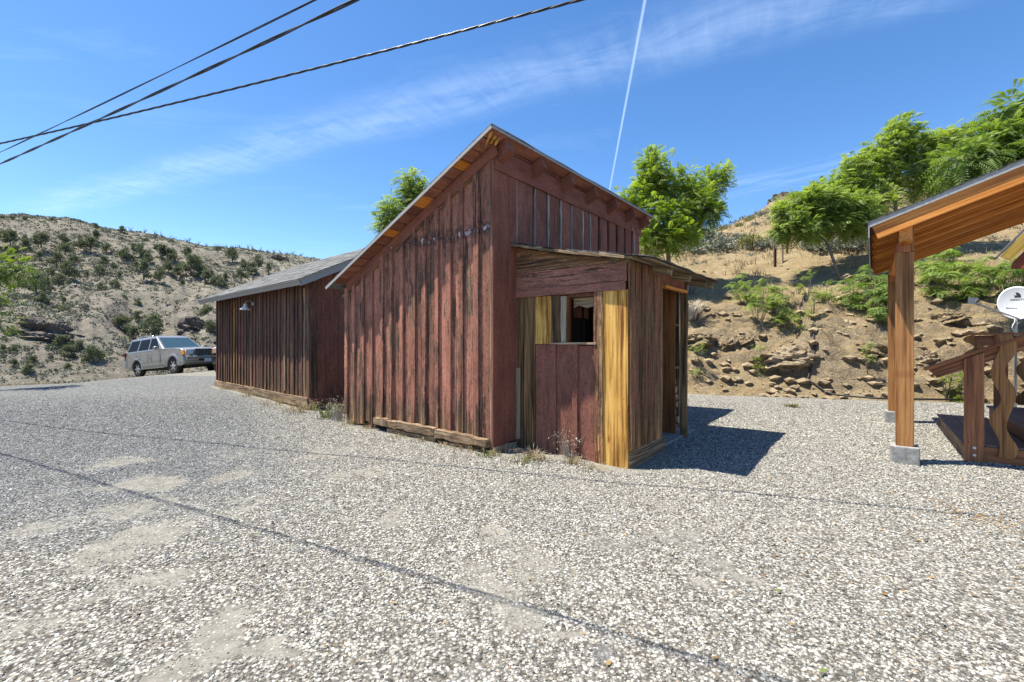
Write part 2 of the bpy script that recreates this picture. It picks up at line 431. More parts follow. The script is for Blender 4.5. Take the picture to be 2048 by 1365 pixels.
    if mask is not None: h = t.math('ADD', h, t.math('MULTIPLY', mask, .18))
    t.l.new(t.bump(h, bumps, .012), b.inputs['Normal'])
    return m
def _comb(self, v):
    n = self.node('ShaderNodeCombineXYZ')
    for i in range(3): self.set(n.inputs[i], v)
    return n.outputs[0]
NT.comb = _comb

M = {}
RED = (.38, .168, .112)
OLD = ((.030, .022, .017), (.14, .090, .056), (.36, .25, .15))
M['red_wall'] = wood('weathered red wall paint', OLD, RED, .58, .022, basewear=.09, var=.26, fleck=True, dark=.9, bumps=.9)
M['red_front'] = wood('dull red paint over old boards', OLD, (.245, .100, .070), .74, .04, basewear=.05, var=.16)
M['red_solid'] = wood('dull red paint almost whole', OLD, (.245, .094, .064), 1.0, .05, basewear=.03, var=.06, bumps=.3)
M['red_horiz'] = wood('red paint on wide planks', OLD, (.33, .145, .105), .72, .04, var=.10, dark=.6)
M['red_bare'] = wood('mostly bare board with red traces', ((.035, .022, .014), (.20, .110, .050), (.46, .28, .13)), (.25, .10, .062), .46, .05, basewear=.06, var=.22)
M['brown_wall'] = wood('dark brown weathered boards with faded red', ((.026, .018, .013), (.12, .070, .040), (.32, .21, .12)), (.17, .072, .050), .50, .05, basewear=.06, var=.34, dark=.6)
M['old_gap'] = wood('old wood with recess shade in its colour', ((.006, .005, .005), (.022, .017, .014), (.06, .048, .038)), var=.3)  # shade of gaps and lean-to interior is put into this dark colour
M['pale_edge'] = wood('pale weathered board edge', ((.16, .13, .11), (.36, .31, .26), (.52, .47, .42)), var=.3, dark=.4)
M['yellow'] = wood('bare yellow pine', ((.17, .066, .016), (.56, .295, .062), (.73, .46, .14)), var=.12, knots=1., dark=.6, grain=.55, basewear=.0)
M['dark_stained'] = wood('grey brown stained board', ((.026, .017, .010), (.12, .070, .032), (.30, .18, .085)), var=.15, knots=.8, dark=.8, grain=.7)
M['timber'] = wood('weathered timber sill', ((.06, .038, .022), (.24, .155, .09), (.46, .34, .22)), var=.2, dark=.75)
M['trim'] = wood('pale bare trim', ((.22, .165, .11), (.33, .26, .18), (.42, .35, .25)), var=.08, dark=.15, grain=.5)
M['sheath'] = wood('red brown roof boards', ((.05, .03, .02), (.26, .11, .05), (.46, .20, .09)), (.28, .115, .075), .75, .05, var=.28)
M['sheath_old'] = wood('bleached old roof planks', ((.05, .038, .027), (.21, .16, .10), (.42, .34, .22)), var=.25, dark=.6)
M['orange'] = wood('fresh orange stained timber', ((.34, .105, .018), (.58, .21, .040), (.68, .29, .065)), var=.13, dark=.25, knots=.7, grain=.6, rough=.45)
M['deckwood'] = wood('roof decking with shade in its colour', ((.10, .030, .007), (.21, .070, .015), (.30, .11, .025)), var=.2, dark=.3, grain=.6)  # darker than the rafters: shade between them is painted in
M['post'] = wood('brown stained post', ((.14, .054, .017), (.31, .140, .046), (.45, .22, .080)), var=.07, dark=.3, knots=.4, grain=.7, rough=.5)
M['redstain'] = wood('red brown stained timber', ((.13, .046, .018), (.30, .112, .045), (.44, .18, .078)), var=.1, dark=.3, knots=.5, grain=.6, rough=.5)
M['tread'] = wood('grey brown composite board', ((.13, .08, .072), (.17, .115, .105), (.21, .145, .13)), var=.06, dark=.1, rough=.6, bumps=.2)
M['log'] = wood('split firewood', ((.10, .06, .035), (.36, .25, .14), (.52, .40, .26)), var=.3, dark=.5)
M['plywood'] = wood('orange brown plywood', ((.10, .035, .012), (.21, .082, .028), (.30, .13, .045)), var=.1, dark=.35, grain=.35)
M['drip'] = plain('grey drip edge metal', (.36, .35, .33), .7, .0, .1, .15)
M['fascia'] = plain('grey painted fascia', (.30, .29, .28), .6, 0, .1, .12)
M['white'] = plain('white enamel', (.70, .70, .69), .35)
M['galv'] = plain('galvanised metal', (.42, .43, .45), .4, .7, .1, .2)
M['black'] = plain('black rubber', (.012, .012, .013), .6)
M['cable'] = plain('black cable jacket', (.010, .012, .018), .35, spec=.6)
M['dishgrey'] = plain('dish light grey paint', (.55, .58, .62), .35, var=.04)
M['ink'] = plain('dark printed mark', (.02, .025, .05), .5)
M['concrete'] = plain('cast concrete', (.27, .265, .25), .9, 0, .5, .35, 14)
M['cmu'] = plain('dusty foundation block', (.34, .33, .30), .9, 0, .5, .3, 10)
M['rust'] = plain('rusty steel', (.07, .04, .028), .8, .2, .2, .3)
M['yellowtrim'] = wood('golden house trim', ((.30, .17, .03), (.46, .30, .06), (.52, .36, .09)), var=.05, dark=.15, rough=.5)
M['redpanel'] = wood('rust red house gable', ((.16, .04, .02), (.26, .065, .03), (.32, .085, .04)), var=.05, dark=.1, rough=.55)

def shingles(name, col, var=.5):
    m, t, b, o = new_mat(name); P = t.attr('gc')
    br = t.node('ShaderNodeTexBrick'); t.set(br.inputs['Vector'], P); br.inputs['Scale'].default_value = 1
    br.inputs['Brick Width'].default_value = .30; br.inputs['Row Height'].default_value = .14; br.inputs['Mortar Size'].default_value = .006
    br.inputs['Color1'].default_value = (.6, .6, .6, 1); br.inputs['Color2'].default_value = (1.25, 1.25, 1.25, 1); br.inputs['Mortar'].default_value = (.25, .25, .25, 1)
    n = t.noise(P, 1.7, 6, .7); g = t.noise(P, 160, 2, .6)
    c = t.mix(1., col, br.outputs[0], 'MULTIPLY'); c = t.mix(1., c, t.ramp(n, [(.3, (.75,)*3), (.7, (1.25,)*3)]), 'MULTIPLY')
    c = t.mix(1., c, t.ramp(g, [(.3, (.6,)*3), (.7, (1.4,)*3)]), 'MULTIPLY')
    t.set(b.inputs['Base Color'], c); b.inputs['Roughness'].default_value = .9
    t.l.new(t.bump(t.math('MULTIPLY_ADD', g, .3, t.node_val(br.outputs[1])), .6, .01), b.inputs['Normal'])
    return m
NT.node_val = lambda self, s: self.math('SUBTRACT', 1.0, s)
M['shingle'] = shingles('grey asphalt shingles', (.135, .135, .13))
M['shingle_dark'] = shingles('dark asphalt shingles', (.09, .085, .08))

def leafmat(name, c0, c1, trans=.35, rough=.5, tint=(1.2, 1.3, .5)):
    m, t, b, o = new_mat(name); rnd = t.attr('rnd', out='Fac')
    c = t.ramp(rnd, [(0, c0), (1, c1)])
    t.set(b.inputs['Base Color'], c); b.inputs['Roughness'].default_value = rough; b.inputs['Specular IOR Level'].default_value = .35
    if trans:
        tr = t.node('ShaderNodeBsdfTranslucent'); t.set(tr.inputs[0], t.mix(1., c, tint, 'MULTIPLY'))
        mx = t.node('ShaderNodeMixShader'); mx.inputs[0].default_value = trans
        t.l.new(b.outputs[0], mx.inputs[1]); t.l.new(tr.outputs[0], mx.inputs[2]); t.l.new(mx.outputs[0], o.inputs[0])
    return m
M['leaf'] = leafmat('fresh green leaves', (.10, .16, .025), (.38, .47, .075), .45)
M['leaf2'] = leafmat('mid green leaves', (.11, .17, .040), (.38, .46, .12), .46)
M['leaf_yel'] = leafmat('yellow green leaves', (.07, .12, .018), (.22, .28, .04), .38)
M['leaf_fresh'] = leafmat('long pinnate leaves', (.075, .14, .034), (.29, .38, .09), .40)
M['juniper'] = leafmat('juniper needles', (.072, .088, .056), (.19, .21, .135), .2, .8)
M['sage'] = leafmat('grey sage leaves', (.12, .135, .10), (.30, .32, .25), .12, .8, (1, 1, .9))
M['sage_blue'] = leafmat('blue grey rabbitbrush', (.16, .19, .18), (.34, .38, .36), .12, .8, (1, 1, 1))
M['olive'] = leafmat('olive shrub leaves', (.12, .13, .045), (.30, .30, .11), .2, .8, (1, 1, .6))
M['scrub'] = leafmat('low scrub', (.11, .115, .08), (.28, .285, .22), .10, .9, (1, 1, .8))
M['straw'] = leafmat('dry straw', (.24, .18, .10), (.48, .39, .25), .25, .8, (1, .9, .7))
M['drybrush'] = leafmat('bleached dry twigs', (.22, .19, .15), (.48, .44, .37), .0, .8)
M['litter'] = leafmat('fallen dry leaves', (.14, .07, .025), (.42, .26, .09), .1, .8)
M['bark'] = wood('grey bark', ((.07, .055, .042), (.17, .14, .11), (.27, .23, .19)), var=.15, grain=.6)

# land
def mat_gravel():
    m, t, b, o = new_mat('mixed gravel'); geo = t.node('ShaderNodeNewGeometry'); P = geo.outputs['Position']
    z = t.attr('zone'); sp = t.node('ShaderNodeSeparateXYZ'); t.l.new(z, sp.inputs[0]); grey, dirt, dark = sp.outputs
    P2 = t.vmath('MULTIPLY', P, (1, 1, .0))
    wv = t.noise(P, 60, 2, .5)
    vo = t.voro(P2, 52); vo2 = t.voro(P2, 105)
    sc = t.node('ShaderNodeSeparateColor'); t.l.new(vo.outputs['Color'], sc.inputs[0])
    sc2 = t.node('ShaderNodeSeparateColor'); t.l.new(vo2.outputs['Color'], sc2.inputs[0])
    wh = t.ramp(sc.outputs[0], [(0, (.08, .077, .07)), (.16, (.18, .168, .145)), (.3, (.31, .295, .26)), (.55, (.45, .435, .385)), (.85, (.60, .585, .54)), (1, (.28, .22, .15))])
    gr = t.ramp(sc.outputs[0], [(0, (.07, .075, .08)), (.4, (.19, .202, .208)), (.75, (.30, .315, .318)), (1, (.44, .44, .43))])
    n1 = t.noise(P, 2.6, 6, .65)
    gm = t.maprange(t.math('ADD', grey, t.math('MULTIPLY_ADD', n1, .7, -.35)), .3, .75)
    c = t.mix(gm, wh, gr)
    fine = t.ramp(sc2.outputs[0], [(0, (.62,)*3), (1, (1.15,)*3)]); c = t.mix(.5, c, t.mix(1., c, fine, 'MULTIPLY'))
    # gaps between pebbles
    gap = t.maprange(vo.outputs['Distance'], .38, .62, 0, 1); c = t.mix(t.math('MULTIPLY', gap, .80), c, (.085, .077, .066))
    sp1 = t.noise(P, 13, 5, .8); sp2 = t.noise(P, 38, 4, .8); c = t.mix(1., c, t.ramp(sp1, [(.34, (.62, .62, .62)), (.62, (1.2, 1.2, 1.2))]), 'MULTIPLY'); c = t.mix(1., c, t.ramp(sp2, [(.36, (.55,)*3), (.62, (1.3,)*3)]), 'MULTIPLY')
    # packed dirt showing
    n2 = t.noise(P, 9, 7, .72); n3 = t.noise(P, 90, 3, .7)
    dcol = t.mix(1., t.ramp(n2, [(.3, (.135, .128, .108)), (.7, (.27, .258, .222))]), t.ramp(n3, [(.3, (.75,)*3), (.7, (1.2,)*3)]), 'MULTIPLY')
    dm = t.maprange(t.math('ADD', dirt, t.math('MULTIPLY_ADD', n2, .9, -.45)), .28, .52)
    stones = t.math('MULTIPLY', t.math('GREATER_THAN', sc.outputs[1], .72), t.math('LESS_THAN', vo.outputs['Distance'], .42))
    dm = t.math('MULTIPLY', dm, t.math('MULTIPLY_ADD', stones, -.85, 1.0))
    c = t.mix(dm, c, dcol)
    c = t.mix(t.math('MULTIPLY', dark, .75), c, t.mix(t.maprange(n1, .4, .6), (.13, .125, .115), (.15, .152, .155)))
    t.set(b.inputs['Base Color'], c); b.inputs['Roughness'].default_value = .95; b.inputs['Specular IOR Level'].default_value = .15
    h = t.math('MULTIPLY', t.math('SUBTRACT', .7, vo.outputs['Distance']), t.math('SUBTRACT', 1.0, t.math('MULTIPLY', dm, .8)))
    hb = t.bump(t.math('ADD', h, t.math('MULTIPLY', n3, .25)), .9, .012)
    t.l.new(hb, b.inputs['Normal']); return m
M['gravel'] = mat_gravel()
def mat_pebble():
    m, t, b, o = new_mat('loose pebbles'); c = t.attr('pcol', 'INSTANCER'); 
    n = t.noise(t.node('ShaderNodeTexCoord').outputs['Object'], 1.4, 3, .6)
    c = t.mix(1., c, t.ramp(n, [(.3, (.78,)*3), (.7, (1.15,)*3)]), 'MULTIPLY')
    t.set(b.inputs['Base Color'], c); b.inputs['Roughness'].default_value = .85; b.inputs['Specular IOR Level'].default_value = .25
    return m
M['pebble'] = mat_pebble()
def mat_land(name, stops, rock, dry, rocky=.5, sc=1., bump=1.):
    m, t, b, o = new_mat(name); geo = t.node('ShaderNodeNewGeometry'); P = geo.outputs['Position']
    n1 = t.noise(P, .45*sc, 7, .68); n2 = t.noise(P, 3.2*sc, 8, .74); n3 = t.noise(P, 22*sc, 6, .75)
    c = t.ramp(t.math('MULTIPLY_ADD', n1, .5, t.math('MULTIPLY', n2, .5)), stops)
    sp = t.node('ShaderNodeSeparateXYZ'); t.l.new(geo.outputs['Normal'], sp.inputs[0])
    steep = t.maprange(t.math('ADD', sp.outputs[2], t.math('MULTIPLY_ADD', n2, .5, -.25)), .82, .58)
    vo = t.voro(t.mapping(P, (1.3*sc, 1.3*sc, 2.6*sc)), 2.2)
    sc_ = t.node('ShaderNodeSeparateColor'); t.l.new(vo.outputs['Color'], sc_.inputs[0])
    rc = t.mix(1., rock, t.ramp(sc_.outputs[0], [(0, (.65, .62, .6)), (1, (1.4, 1.4, 1.4))]), 'MULTIPLY')
    rc = t.mix(1., rc, t.ramp(n3, [(.3, (.7,)*3), (.7, (1.25,)*3)]), 'MULTIPLY')
    c = t.mix(t.math('MULTIPLY', steep, rocky), c, rc)
    v2 = t.voro(t.mapping(P, (1, 1, 1)), 13*sc); sc3 = t.node('ShaderNodeSeparateColor'); t.l.new(v2.outputs['Color'], sc3.inputs[0])
    peb = t.math('MULTIPLY', t.math('GREATER_THAN', sc3.outputs[0], .68), t.math('LESS_THAN', v2.outputs['Distance'], .36))
    c = t.mix(t.math('MULTIPLY', peb, .6), c, t.mix(sc3.outputs[1], rock, dry))
    c = t.mix(1., c, t.ramp(n3, [(.28, (.66, .64, .62)), (.72, (1.28, 1.28, 1.28))]), 'MULTIPLY')
    t.set(b.inputs['Base Color'], c); b.inputs['Roughness'].default_value = .95; b.inputs['Specular IOR Level'].default_value = .1
    h = t.math('ADD', t.math('MULTIPLY', n2, .8), t.math('ADD', t.math('MULTIPLY', n3, .3), t.math('MULTIPLY', peb, .12)))
    t.l.new(t.bump(h, bump, .12/sc), b.inputs['Normal']); return m
M['bank'] = mat_land('ochre cut bank', [(.3, (.16, .12, .068)), (.45, (.31, .232, .13)), (.56, (.39, .305, .18)), (.72, (.47, .40, .27))], (.27, .22, .15), (.58, .50, .36), .8, 1., 1.6)
M['hill'] = mat_land('dry hillside soil', [(.3, (.105, .097, .077)), (.48, (.205, .188, .152)), (.6, (.27, .245, .20)), (.75, (.34, .315, .265))], (.20, .175, .15), (.42, .38, .31), .8, .22)
M['rock'] = mat_land('brown rock', [(.3, (.18, .14, .09)), (.5, (.33, .262, .165)), (.7, (.45, .37, .25))], (.25, .20, .15), (.45, .38, .28), .6, 1.2)
M['rock_dark'] = mat_land('dark lichen rock', [(.3, (.07, .062, .055)), (.5, (.15, .13, .115)), (.7, (.26, .23, .20))], (.14, .12, .11), (.30, .27, .23), .6, .5)
# ================================================================ main shed with its lean-to
U = V(.6211, .7837, 0); N_ = V(.7837, -.6211, 0); Z = V(0, 0, 1); A0 = V(-.255, 6.1, 0)
def P(u, w, z): return A0+U*u+N_*w+Z*z
shed = thing('shed', 'tall old red plank shed with slanting single pitch roof and low window lean-to', 'shed', tuple(A0))
SL = .446; ZR = 4.17
def zr(w): return ZR+SL*(w-.18)             # roof underside-of-sheathing height at w (w = -v)
slope = nrm(V(*(-N_))+V(0, 0, -SL))         # direction down the roof
rn = nrm(np.cross(U, -slope)); rn = rn if rn[2] > 0 else -rn
LV, LU = 3.5, 4.86
# left wall: boards and battens, cut to the rake
wl = MB(); x = 0.; cuts = []
wl.board(P(.05, .0, .0), -N_, Z, -U, LV, .02, .01) if False else None
while x < LV-.02:
    wd = random.uniform(.25, .31); wd = min(wd, LV-x); cuts.append(x)
    zt = zr(-x)-.05; zt2 = zr(-(x+wd))-.05; zb = random.uniform(.05, .13); th = random.uniform(.02, .03)
    wl.prism([(0, zb), (wd-.006, zb+random.uniform(-.02, .02)), (wd-.006, zt2), (0, zt)][::1], P(0, -x, 0), -N_, Z, -U, th)
    # grain must run up the board: rewrite gc
    g = wl.g[-1]; wl.g[-1] = g[:, [1, 0, 2]]
    x += wd
for c_ in cuts[1:]+[LV-.05]:
    if random.random() < .06: continue
    w_ = random.uniform(.07, .10); zb = random.uniform(.06, .2); zt = zr(-c_-w_)-.06
    c2 = c_-w_/2+random.uniform(-.015, .015)
    wl.board(P(-.026, -c2, zb), Z, -N_, -U, zt-zb, w_, random.uniform(.030, .042), nseg=5, jit=.004)
for k in range(3):                          # extra doubled strips between
    c_ = [.55, 1.62, 2.35][k]; wl.board(P(-.026, -c_, .1), Z, -N_, -U, 2.0+random.random()*.5, .11, .013, nseg=3, jit=.003)
wl.build('wall', M['red_wall'], shed, 'weathered red board and batten side wall')
bk = MB()
bk.prism([(0, .05), (LV, .05), (LV, zr(-LV)-.06), (0, zr(0)-.06)], P(.03, 0, 0), -N_, Z, U, .03); bk.g[-1] = bk.g[-1][:, [1, 0, 2]]
bk.board(P(.03, -.03, 2.9), Z, U, -N_, zr(0)-.08-2.9, LU-.06, .03)
bk.board(P(.03, -.03, .05), Z, U, -N_, 2.85, LU-.06, .03)
bk.board(P(LU-.03, -.06, .05), Z, -N_, -U, 2.3, LV-.1, .03)
bk.board(P(.06, -LV+.03, .05), Z, U, N_, zr(-LV)-.1, LU-.1, .03)
bk.prism([(0, 2.35), (LV-.1, 2.35), (LV-.1, zr(-LV)-.06), (0, zr(-.1)-.06)], P(LU-.03, -.06, 0), -N_, Z, -U, .03)
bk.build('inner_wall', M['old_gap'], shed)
# corner boards
cb = MB(); cb.board(P(-.030, .002, .03), Z, U, N_, zr(0)-.10, .33, .026); cb.build('corner_board', M['red_solid'], shed)
cb = MB(); cb.board(P(.302, .0, .1), Z, U, N_, zr(0)-.17, .17, .034); cb.build('corner_board', M['red_solid'], shed)
eg = MB(); eg.board(P(-.034, -.0, .04), Z, -N_, U, zr(0)-.15, .024, .03, nseg=8, jit=.005); eg.build('edge_strip', M['timber'], shed)
bb = MB(); bb.board(P(-.03, .005, -.02), U, Z, N_, .52, .10, .03, nseg=3, jit=.006); bb.build('base_board', M['timber'], shed)
# front boards above the lean-to
fb = MB(); pe = MB(); xs = [.47, .91, 1.28, 1.64, 1.99, 2.36, 2.63, 2.96, 3.33, 3.70, 4.07, 4.42, 4.84]
for i in range(len(xs)-1):
    a, b_ = xs[i]+.045, xs[i+1]-.04
    zb = .05 if a > 3.1 else 1.9
    fb.board(P(a, .0, zb), Z, U, N_, 4.0-zb, b_-a, random.uniform(.024, .034), nseg=4, jit=.004)
    if i < 7:
        pe.board(P(a-.034, .0, 2.2), Z, U, N_, 1.7, .034, .024, nseg=12, jit=.006)
        if random.random() < .6: pe.board(P(b_, .0, 2.2), Z, U, N_, 1.7, .012, .012, nseg=12, jit=.005)
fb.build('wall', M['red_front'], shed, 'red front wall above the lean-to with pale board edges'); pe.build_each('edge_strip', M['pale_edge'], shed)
fz = MB(); fz.board(P(-.0, .032, 3.79), U, Z, N_, LU+.02, .29, .022, nseg=10, jit=.004); fz.build('frieze_board', M['red_solid'], shed)
# rafters and rake boards
ru = [.03, .85, 1.66, 2.47, 3.28, 4.08, 4.80]
for i, u in enumerate(ru):
    r = MB(); T = .12 if i == 0 else .07; H = .19
    st = P(u-T/2+(.05 if i == 0 else 0), .205 if i else .19, 0)
    st[2] = zr(.205 if i else .19)-.008
    r.board(st, slope, U, -rn, (3.76) if i else .6, T, H, end=.01); r.build('rafter', M['red_solid'], shed)
rb = MB(); st = P(-.062, .06, zr(.06)-.01); rb.board(st, slope, U, -rn, 3.86, .034, .15, nseg=12, jit=.005); rb.build('rake_board', M['red_solid'], shed)
rb2 = MB(); st = P(-.05, -.3, zr(-.3)-.155); rb2.board(st, slope, U, -rn, 3.6, .022, .05, nseg=12, jit=.01); rb2.build('rake_board', M['red_bare'], shed)
# roof: boards across, drip edge, shingles
sh = MB(); so = MB(); d = 0.; Ls = 3.75/math.cos(math.atan(SL)); k = 0
while d < Ls:
    wd = min(random.uniform(.17, .25), Ls-d); p = P(-.27+random.uniform(0, .012), .22, 0); p[2] = zr(.22); p = p+slope*d
    k += 1
    if k == 1: tgt = None
    (so if k in (4, 8, 12) else sh).board(p+rn*random.uniform(0, .012), U, slope, rn, LU+.50, wd-.014, .022)
    d += wd
sheath = sh.build('roof', M['sheath'], shed); so.build('roof_board', M['orange'], sheath, 'bare orange roof boards among the red ones')
sg = MB(); nrow = 13; Ls2 = Ls+.22
for i in range(nrow):
    p = P(-.295, .25, 0); p[2] = zr(.25); p = p+slope*(Ls2/nrow*i)+rn*(.028+.004)
    sg.board(p, U, nrm(slope+rn*.012), rn, LU+.57, Ls2/nrow+.03, .013, rnd=random.random(), nseg=16, jit=.006)
sg.build('shingle_cover', M['shingle'], shed)
de = MB(); p = P(-.295, .23, 0); p[2] = zr(.23); de.board(p-rn*.008, slope, U, rn, Ls2-.01, .012, .042)
p = P(-.28, .242, 0); p[2] = zr(.242); de.board(p-rn*.008, U, slope, rn, LU+.54, .012, .042)
de.build('drip_edge', M['drip'], shed)
rot = MB()
for i in range(9):                          # splintered wood at the high corner
    p = P(-.26+.03*i*.8, .165-.03*(i % 3), 0); p[2] = zr(.165)-.012-.012*(i % 4)
    rot.board(p, nrm(U*.5-N_*.8+V(0, 0, -.1*(i % 3))), N_, -rn, random.uniform(.10, .26), .045, .016, nseg=3, jit=.008)
rot.build('splintered_board', M['yellow'], shed, 'rotten splintered yellow wood at the roof corner')
# timber sill along the left wall
for (v0, v1, z0, hh, pr) in ((.02, 1.02, .085, .12, .10), (1.03, 1.92, .10, .13, .09), (1.93, 2.2, .10, .12, .085), (2.21, 2.55, .10, .13, .08)):
    s_ = MB(); s_.board(P(-.03, -v0, z0), -N_, Z, -U, v1-v0, hh, pr, nseg=6, jit=.012); s_.build('sill_beam', M['timber'], shed, bevel=.012)
s_ = MB(); s_.board(P(.02, -.02, -.05), -N_, Z, -U, .95, .10, .11, nseg=5, jit=.02); s_.board(P(.02, -1.05, -.04), -N_, Z, -U, 1.15, .12, .09, nseg=5, jit=.02)
s_.board(P(.05, -2.6, -.05), -N_, Z, -U, .12, .13, .09); s_.board(P(.05, -3.3, -.05), -N_, Z, -U, .14, .13, .09); s_.board(P(-.1, .06, -.06), U, Z, -N_, .45, .09, .12, nseg=3, jit=.015)
s_.build_each('sill_block', M['timber'], shed, bevel=.01)

# ---- lean-to
UF = .50; WD = 1.70; US = 1.58; UE = 2.55; ZG = -.08
def lz(w): return 2.86-.215*w
def F(w, z, d=0.): return P(UF-d, w, z)       # on the lean-to's front plane; d = towards the camera
lf = MB()
def vb(mb, w0, w1, z0, z1, d=.0, T=.024, jit=.004, nseg=5, rnd=None): mb.board(F(w0, z0, d), Z, N_, -U, z1-z0, w1-w0, T, nseg=nseg, jit=jit, rnd=rnd)
def hb(mb, w0, w1, z0, z1, d=.0, T=.026, jit=.006): mb.board(F(w0, z0, d), N_, Z, -U, w1-w0, z1-z0, T, nseg=6, jit=jit)
# below window
vb(lf, .365, .60, ZG, 1.455); vb(lf, .605, .70, ZG, 1.45, .0, .042); vb(lf, .705, .97, ZG, 1.45); vb(lf, .955, 1.03, ZG, 1.45, .02, .030); vb(lf, 1.03, 1.27, ZG, 1.44)
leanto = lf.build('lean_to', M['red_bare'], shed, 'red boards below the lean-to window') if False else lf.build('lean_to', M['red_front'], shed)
b1 = MB(); b1.prism([(.02, 2.46), (WD-.01, 2.46), (WD-.01, lz(WD)-.02), (.9, lz(.9)-.05), (.02, lz(0)-.04)], F(0, 0, .0), N_, Z, -U, .026); b1.build('plank', M['red_bare'], leanto, 'top horizontal plank, brown with old stains')
b1 = MB(); hb(b1, .03, WD-.01, 2.225, 2.452, .003); b1.build('plank', M['red_horiz'], leanto)
b1 = MB(); hb(b1, .02, WD-.02, 2.11, 2.218, .012, .034); b1.build('plank', M['red_horiz'], leanto)
b1 = MB(); vb(b1, .055, .355, ZG, 2.105); b1.build('plank', M['dark_stained'], leanto, 'dark stained knotty plank left of the window')
b1 = MB(); vb(b1, .035, .10, .12, 1.12, .028, .015); b1.build('plank', M['trim'], leanto, 'short pale strip at the lean-to edge')
b1 = MB(); vb(b1, .00, .05, ZG, 2.10, .0, .028); b1.build('plank', M['red_front'], leanto)
b1 = MB(); vb(b1, .36, .615, 1.46, 2.105); b1.build('plank', M['yellow'], leanto, 'short yellow pine plank beside the window')
b1 = MB(); vb(b1, .62, .76, 1.46, 2.105); b1.build('plank', M['dark_stained'], leanto)
b1 = MB(); vb(b1, 1.275, 1.385, ZG, 2.11, .0, .046, .008, 10); b1.build('plank', M['red_bare'], leanto, 'rough dark batten right of the window')
b1 = MB(); vb(b1, 1.39, WD+.005, ZG, 2.115, .0, .03); b1.build('plank', M['yellow'], leanto, 'tall yellow pine plank at the lean-to corner')
wf = MB(); vb(wf, .765, .845, 1.46, 2.09, .0, .02); win = wf.build('window', M['trim'], leanto)
wf = MB(); hb(wf, .62, 1.30, 1.455, 1.482, .0, .055, .002); wf.build('window_sill', M['timber'], leanto)
wf = MB(); wf.board(F(.85, 1.485, .0), Z, N_, U, .60, .018, .08); wf.build('window_frame', M['plywood'], leanto)
wf = MB(); wf.board(F(1.235, 1.485, .0), Z, N_, U, .60, .03, .10); wf.board(F(.86, 2.07, .0), N_, Z, U, .40, .035, .10); wf.build('window_frame', M['red_bare'], leanto)
wf = MB(); wf.prism([(0, 0), (.36, 0), (.36, -.17), (.30, -.12), (.2, -.14), (.08, -.10), (0, -.13)], F(.875, 2.07, -.13), N_, Z, U, .01); wf.build('paper_scrap', M['sheath_old'], leanto)
# side wall (facing the yard), door post, header, inner panel
def S(u, z, d=0.): return P(u, WD+d, z)
sw = MB()
for (u0, u1, d) in ((.50, .86, .0), (.87, 1.05, .0), (1.06, 1.26, .0), (1.27, 1.57, .0)):
    sw.board(S(u0, .16, .0), Z, U, N_, lz(WD)-.19, u1-u0-.008, .026, nseg=5, jit=.005)
sw.board(S(.84, .2, .026), Z, U, N_, 2.22, .07, .018, nseg=5, jit=.004); sw.board(S(.49, .2, .026), Z, U, N_, 2.26, .05, .018, nseg=5, jit=.006)
sw.build('side_wall', M['red_bare'], leanto)
b1 = MB(); b1.board(S(.49, -.09, .0), U, Z, N_, 1.14, .27, .034, nseg=5, jit=.006); b1.build('base_board', M['timber'], leanto)
dp = MB(); dp.board(S(UE, -.02, -.06), Z, U, N_, lz(WD)-.02, .09, .09, nseg=8, jit=.006); dp.build('door_post', M['dark_stained'], leanto)
dp = MB(); dp.board(S(1.58, 2.28, -.02), U, Z, N_, 1.06, .16, .03); dp.build('door_header', M['red_front'], leanto)
dp = MB(); dp.board(S(1.62, 2.235, .0), U, Z, N_, .92, .04, .06); dp.build('door_header', M['orange'], leanto, 'bare orange strip over the doorway, sunlit edge put in its colour')  # sunlit edge of the header, its brightness put into the strip's colour
pn = MB(); pn.board(P(UE+.03, 1.15, .0), Z, N_, -U, lz(1.2)-.1, WD-.17-1.12, .02); pn.build('inner_panel', M['plywood'], leanto)
pn = MB(); pn.board(P(UE+.03, .03, .0), Z, N_, -U, lz(.1)-.1, 1.118, .02); pn.build('inner_wall', M['old_gap'], leanto)  # dark boards beside the plywood: interior shade behind the window is in the colour
pn = MB(); pn.board(P(.55, .03, .015), U, N_, Z, 2.6, 1.66, .03); pn.build('floor_slab', M['concrete'], leanto)
# post, shelf and fence boards behind the doorway, roof
bp = MB(); bp.board(P(3.12, .03, .0), Z, N_, -U, lz(.1)-.1, 1.42, .03, nseg=5, jit=.006); bp.build('back_wall', M['sheath_old'], leanto)
sf = MB(); 
for z in (.55, 1.05, 1.75): sf.board(P(UE+.06, .8, z), U, N_, Z, .42, .68, .03)
sf.build_each('shelf', M['sheath_old'], leanto)
rs = MB(); k = 0; w = 2.02; lsl = nrm(-N_*1+V(0, 0, .215)); lrn = nrm(np.cross(lsl, U)); lrn = lrn if lrn[2] > 0 else -lrn
Lr = 2.0/math.cos(math.atan(.215)); d = 0.
while d < Lr:
    wd = min(random.uniform(.16, .24), Lr-d); p = P(.37+random.uniform(-.02, .02), 2.02, lz(2.02))+lsl*d
    p = p-V(0, 0, .035*math.sin(d/Lr*3.1))
    rs.board(p, U, lsl, lrn, 2.86+random.uniform(-.02, .03), wd-.008, .02, nseg=6, jit=.004); d += wd
lroof = rs.build('roof', M['sheath_old'], leanto)
for u in (.47, 1.2, 1.95, 2.75, 3.10):
    r = MB(); r.board(P(u, 1.98 if u > .6 else 1.72, lz(1.98 if u > .6 else 1.72)-.008), lsl, U, -lrn, 1.9 if u > .6 else .3, .05, .09, nseg=5, jit=.006); r.build('rafter', M['sheath_old'], leanto)
ts = MB()
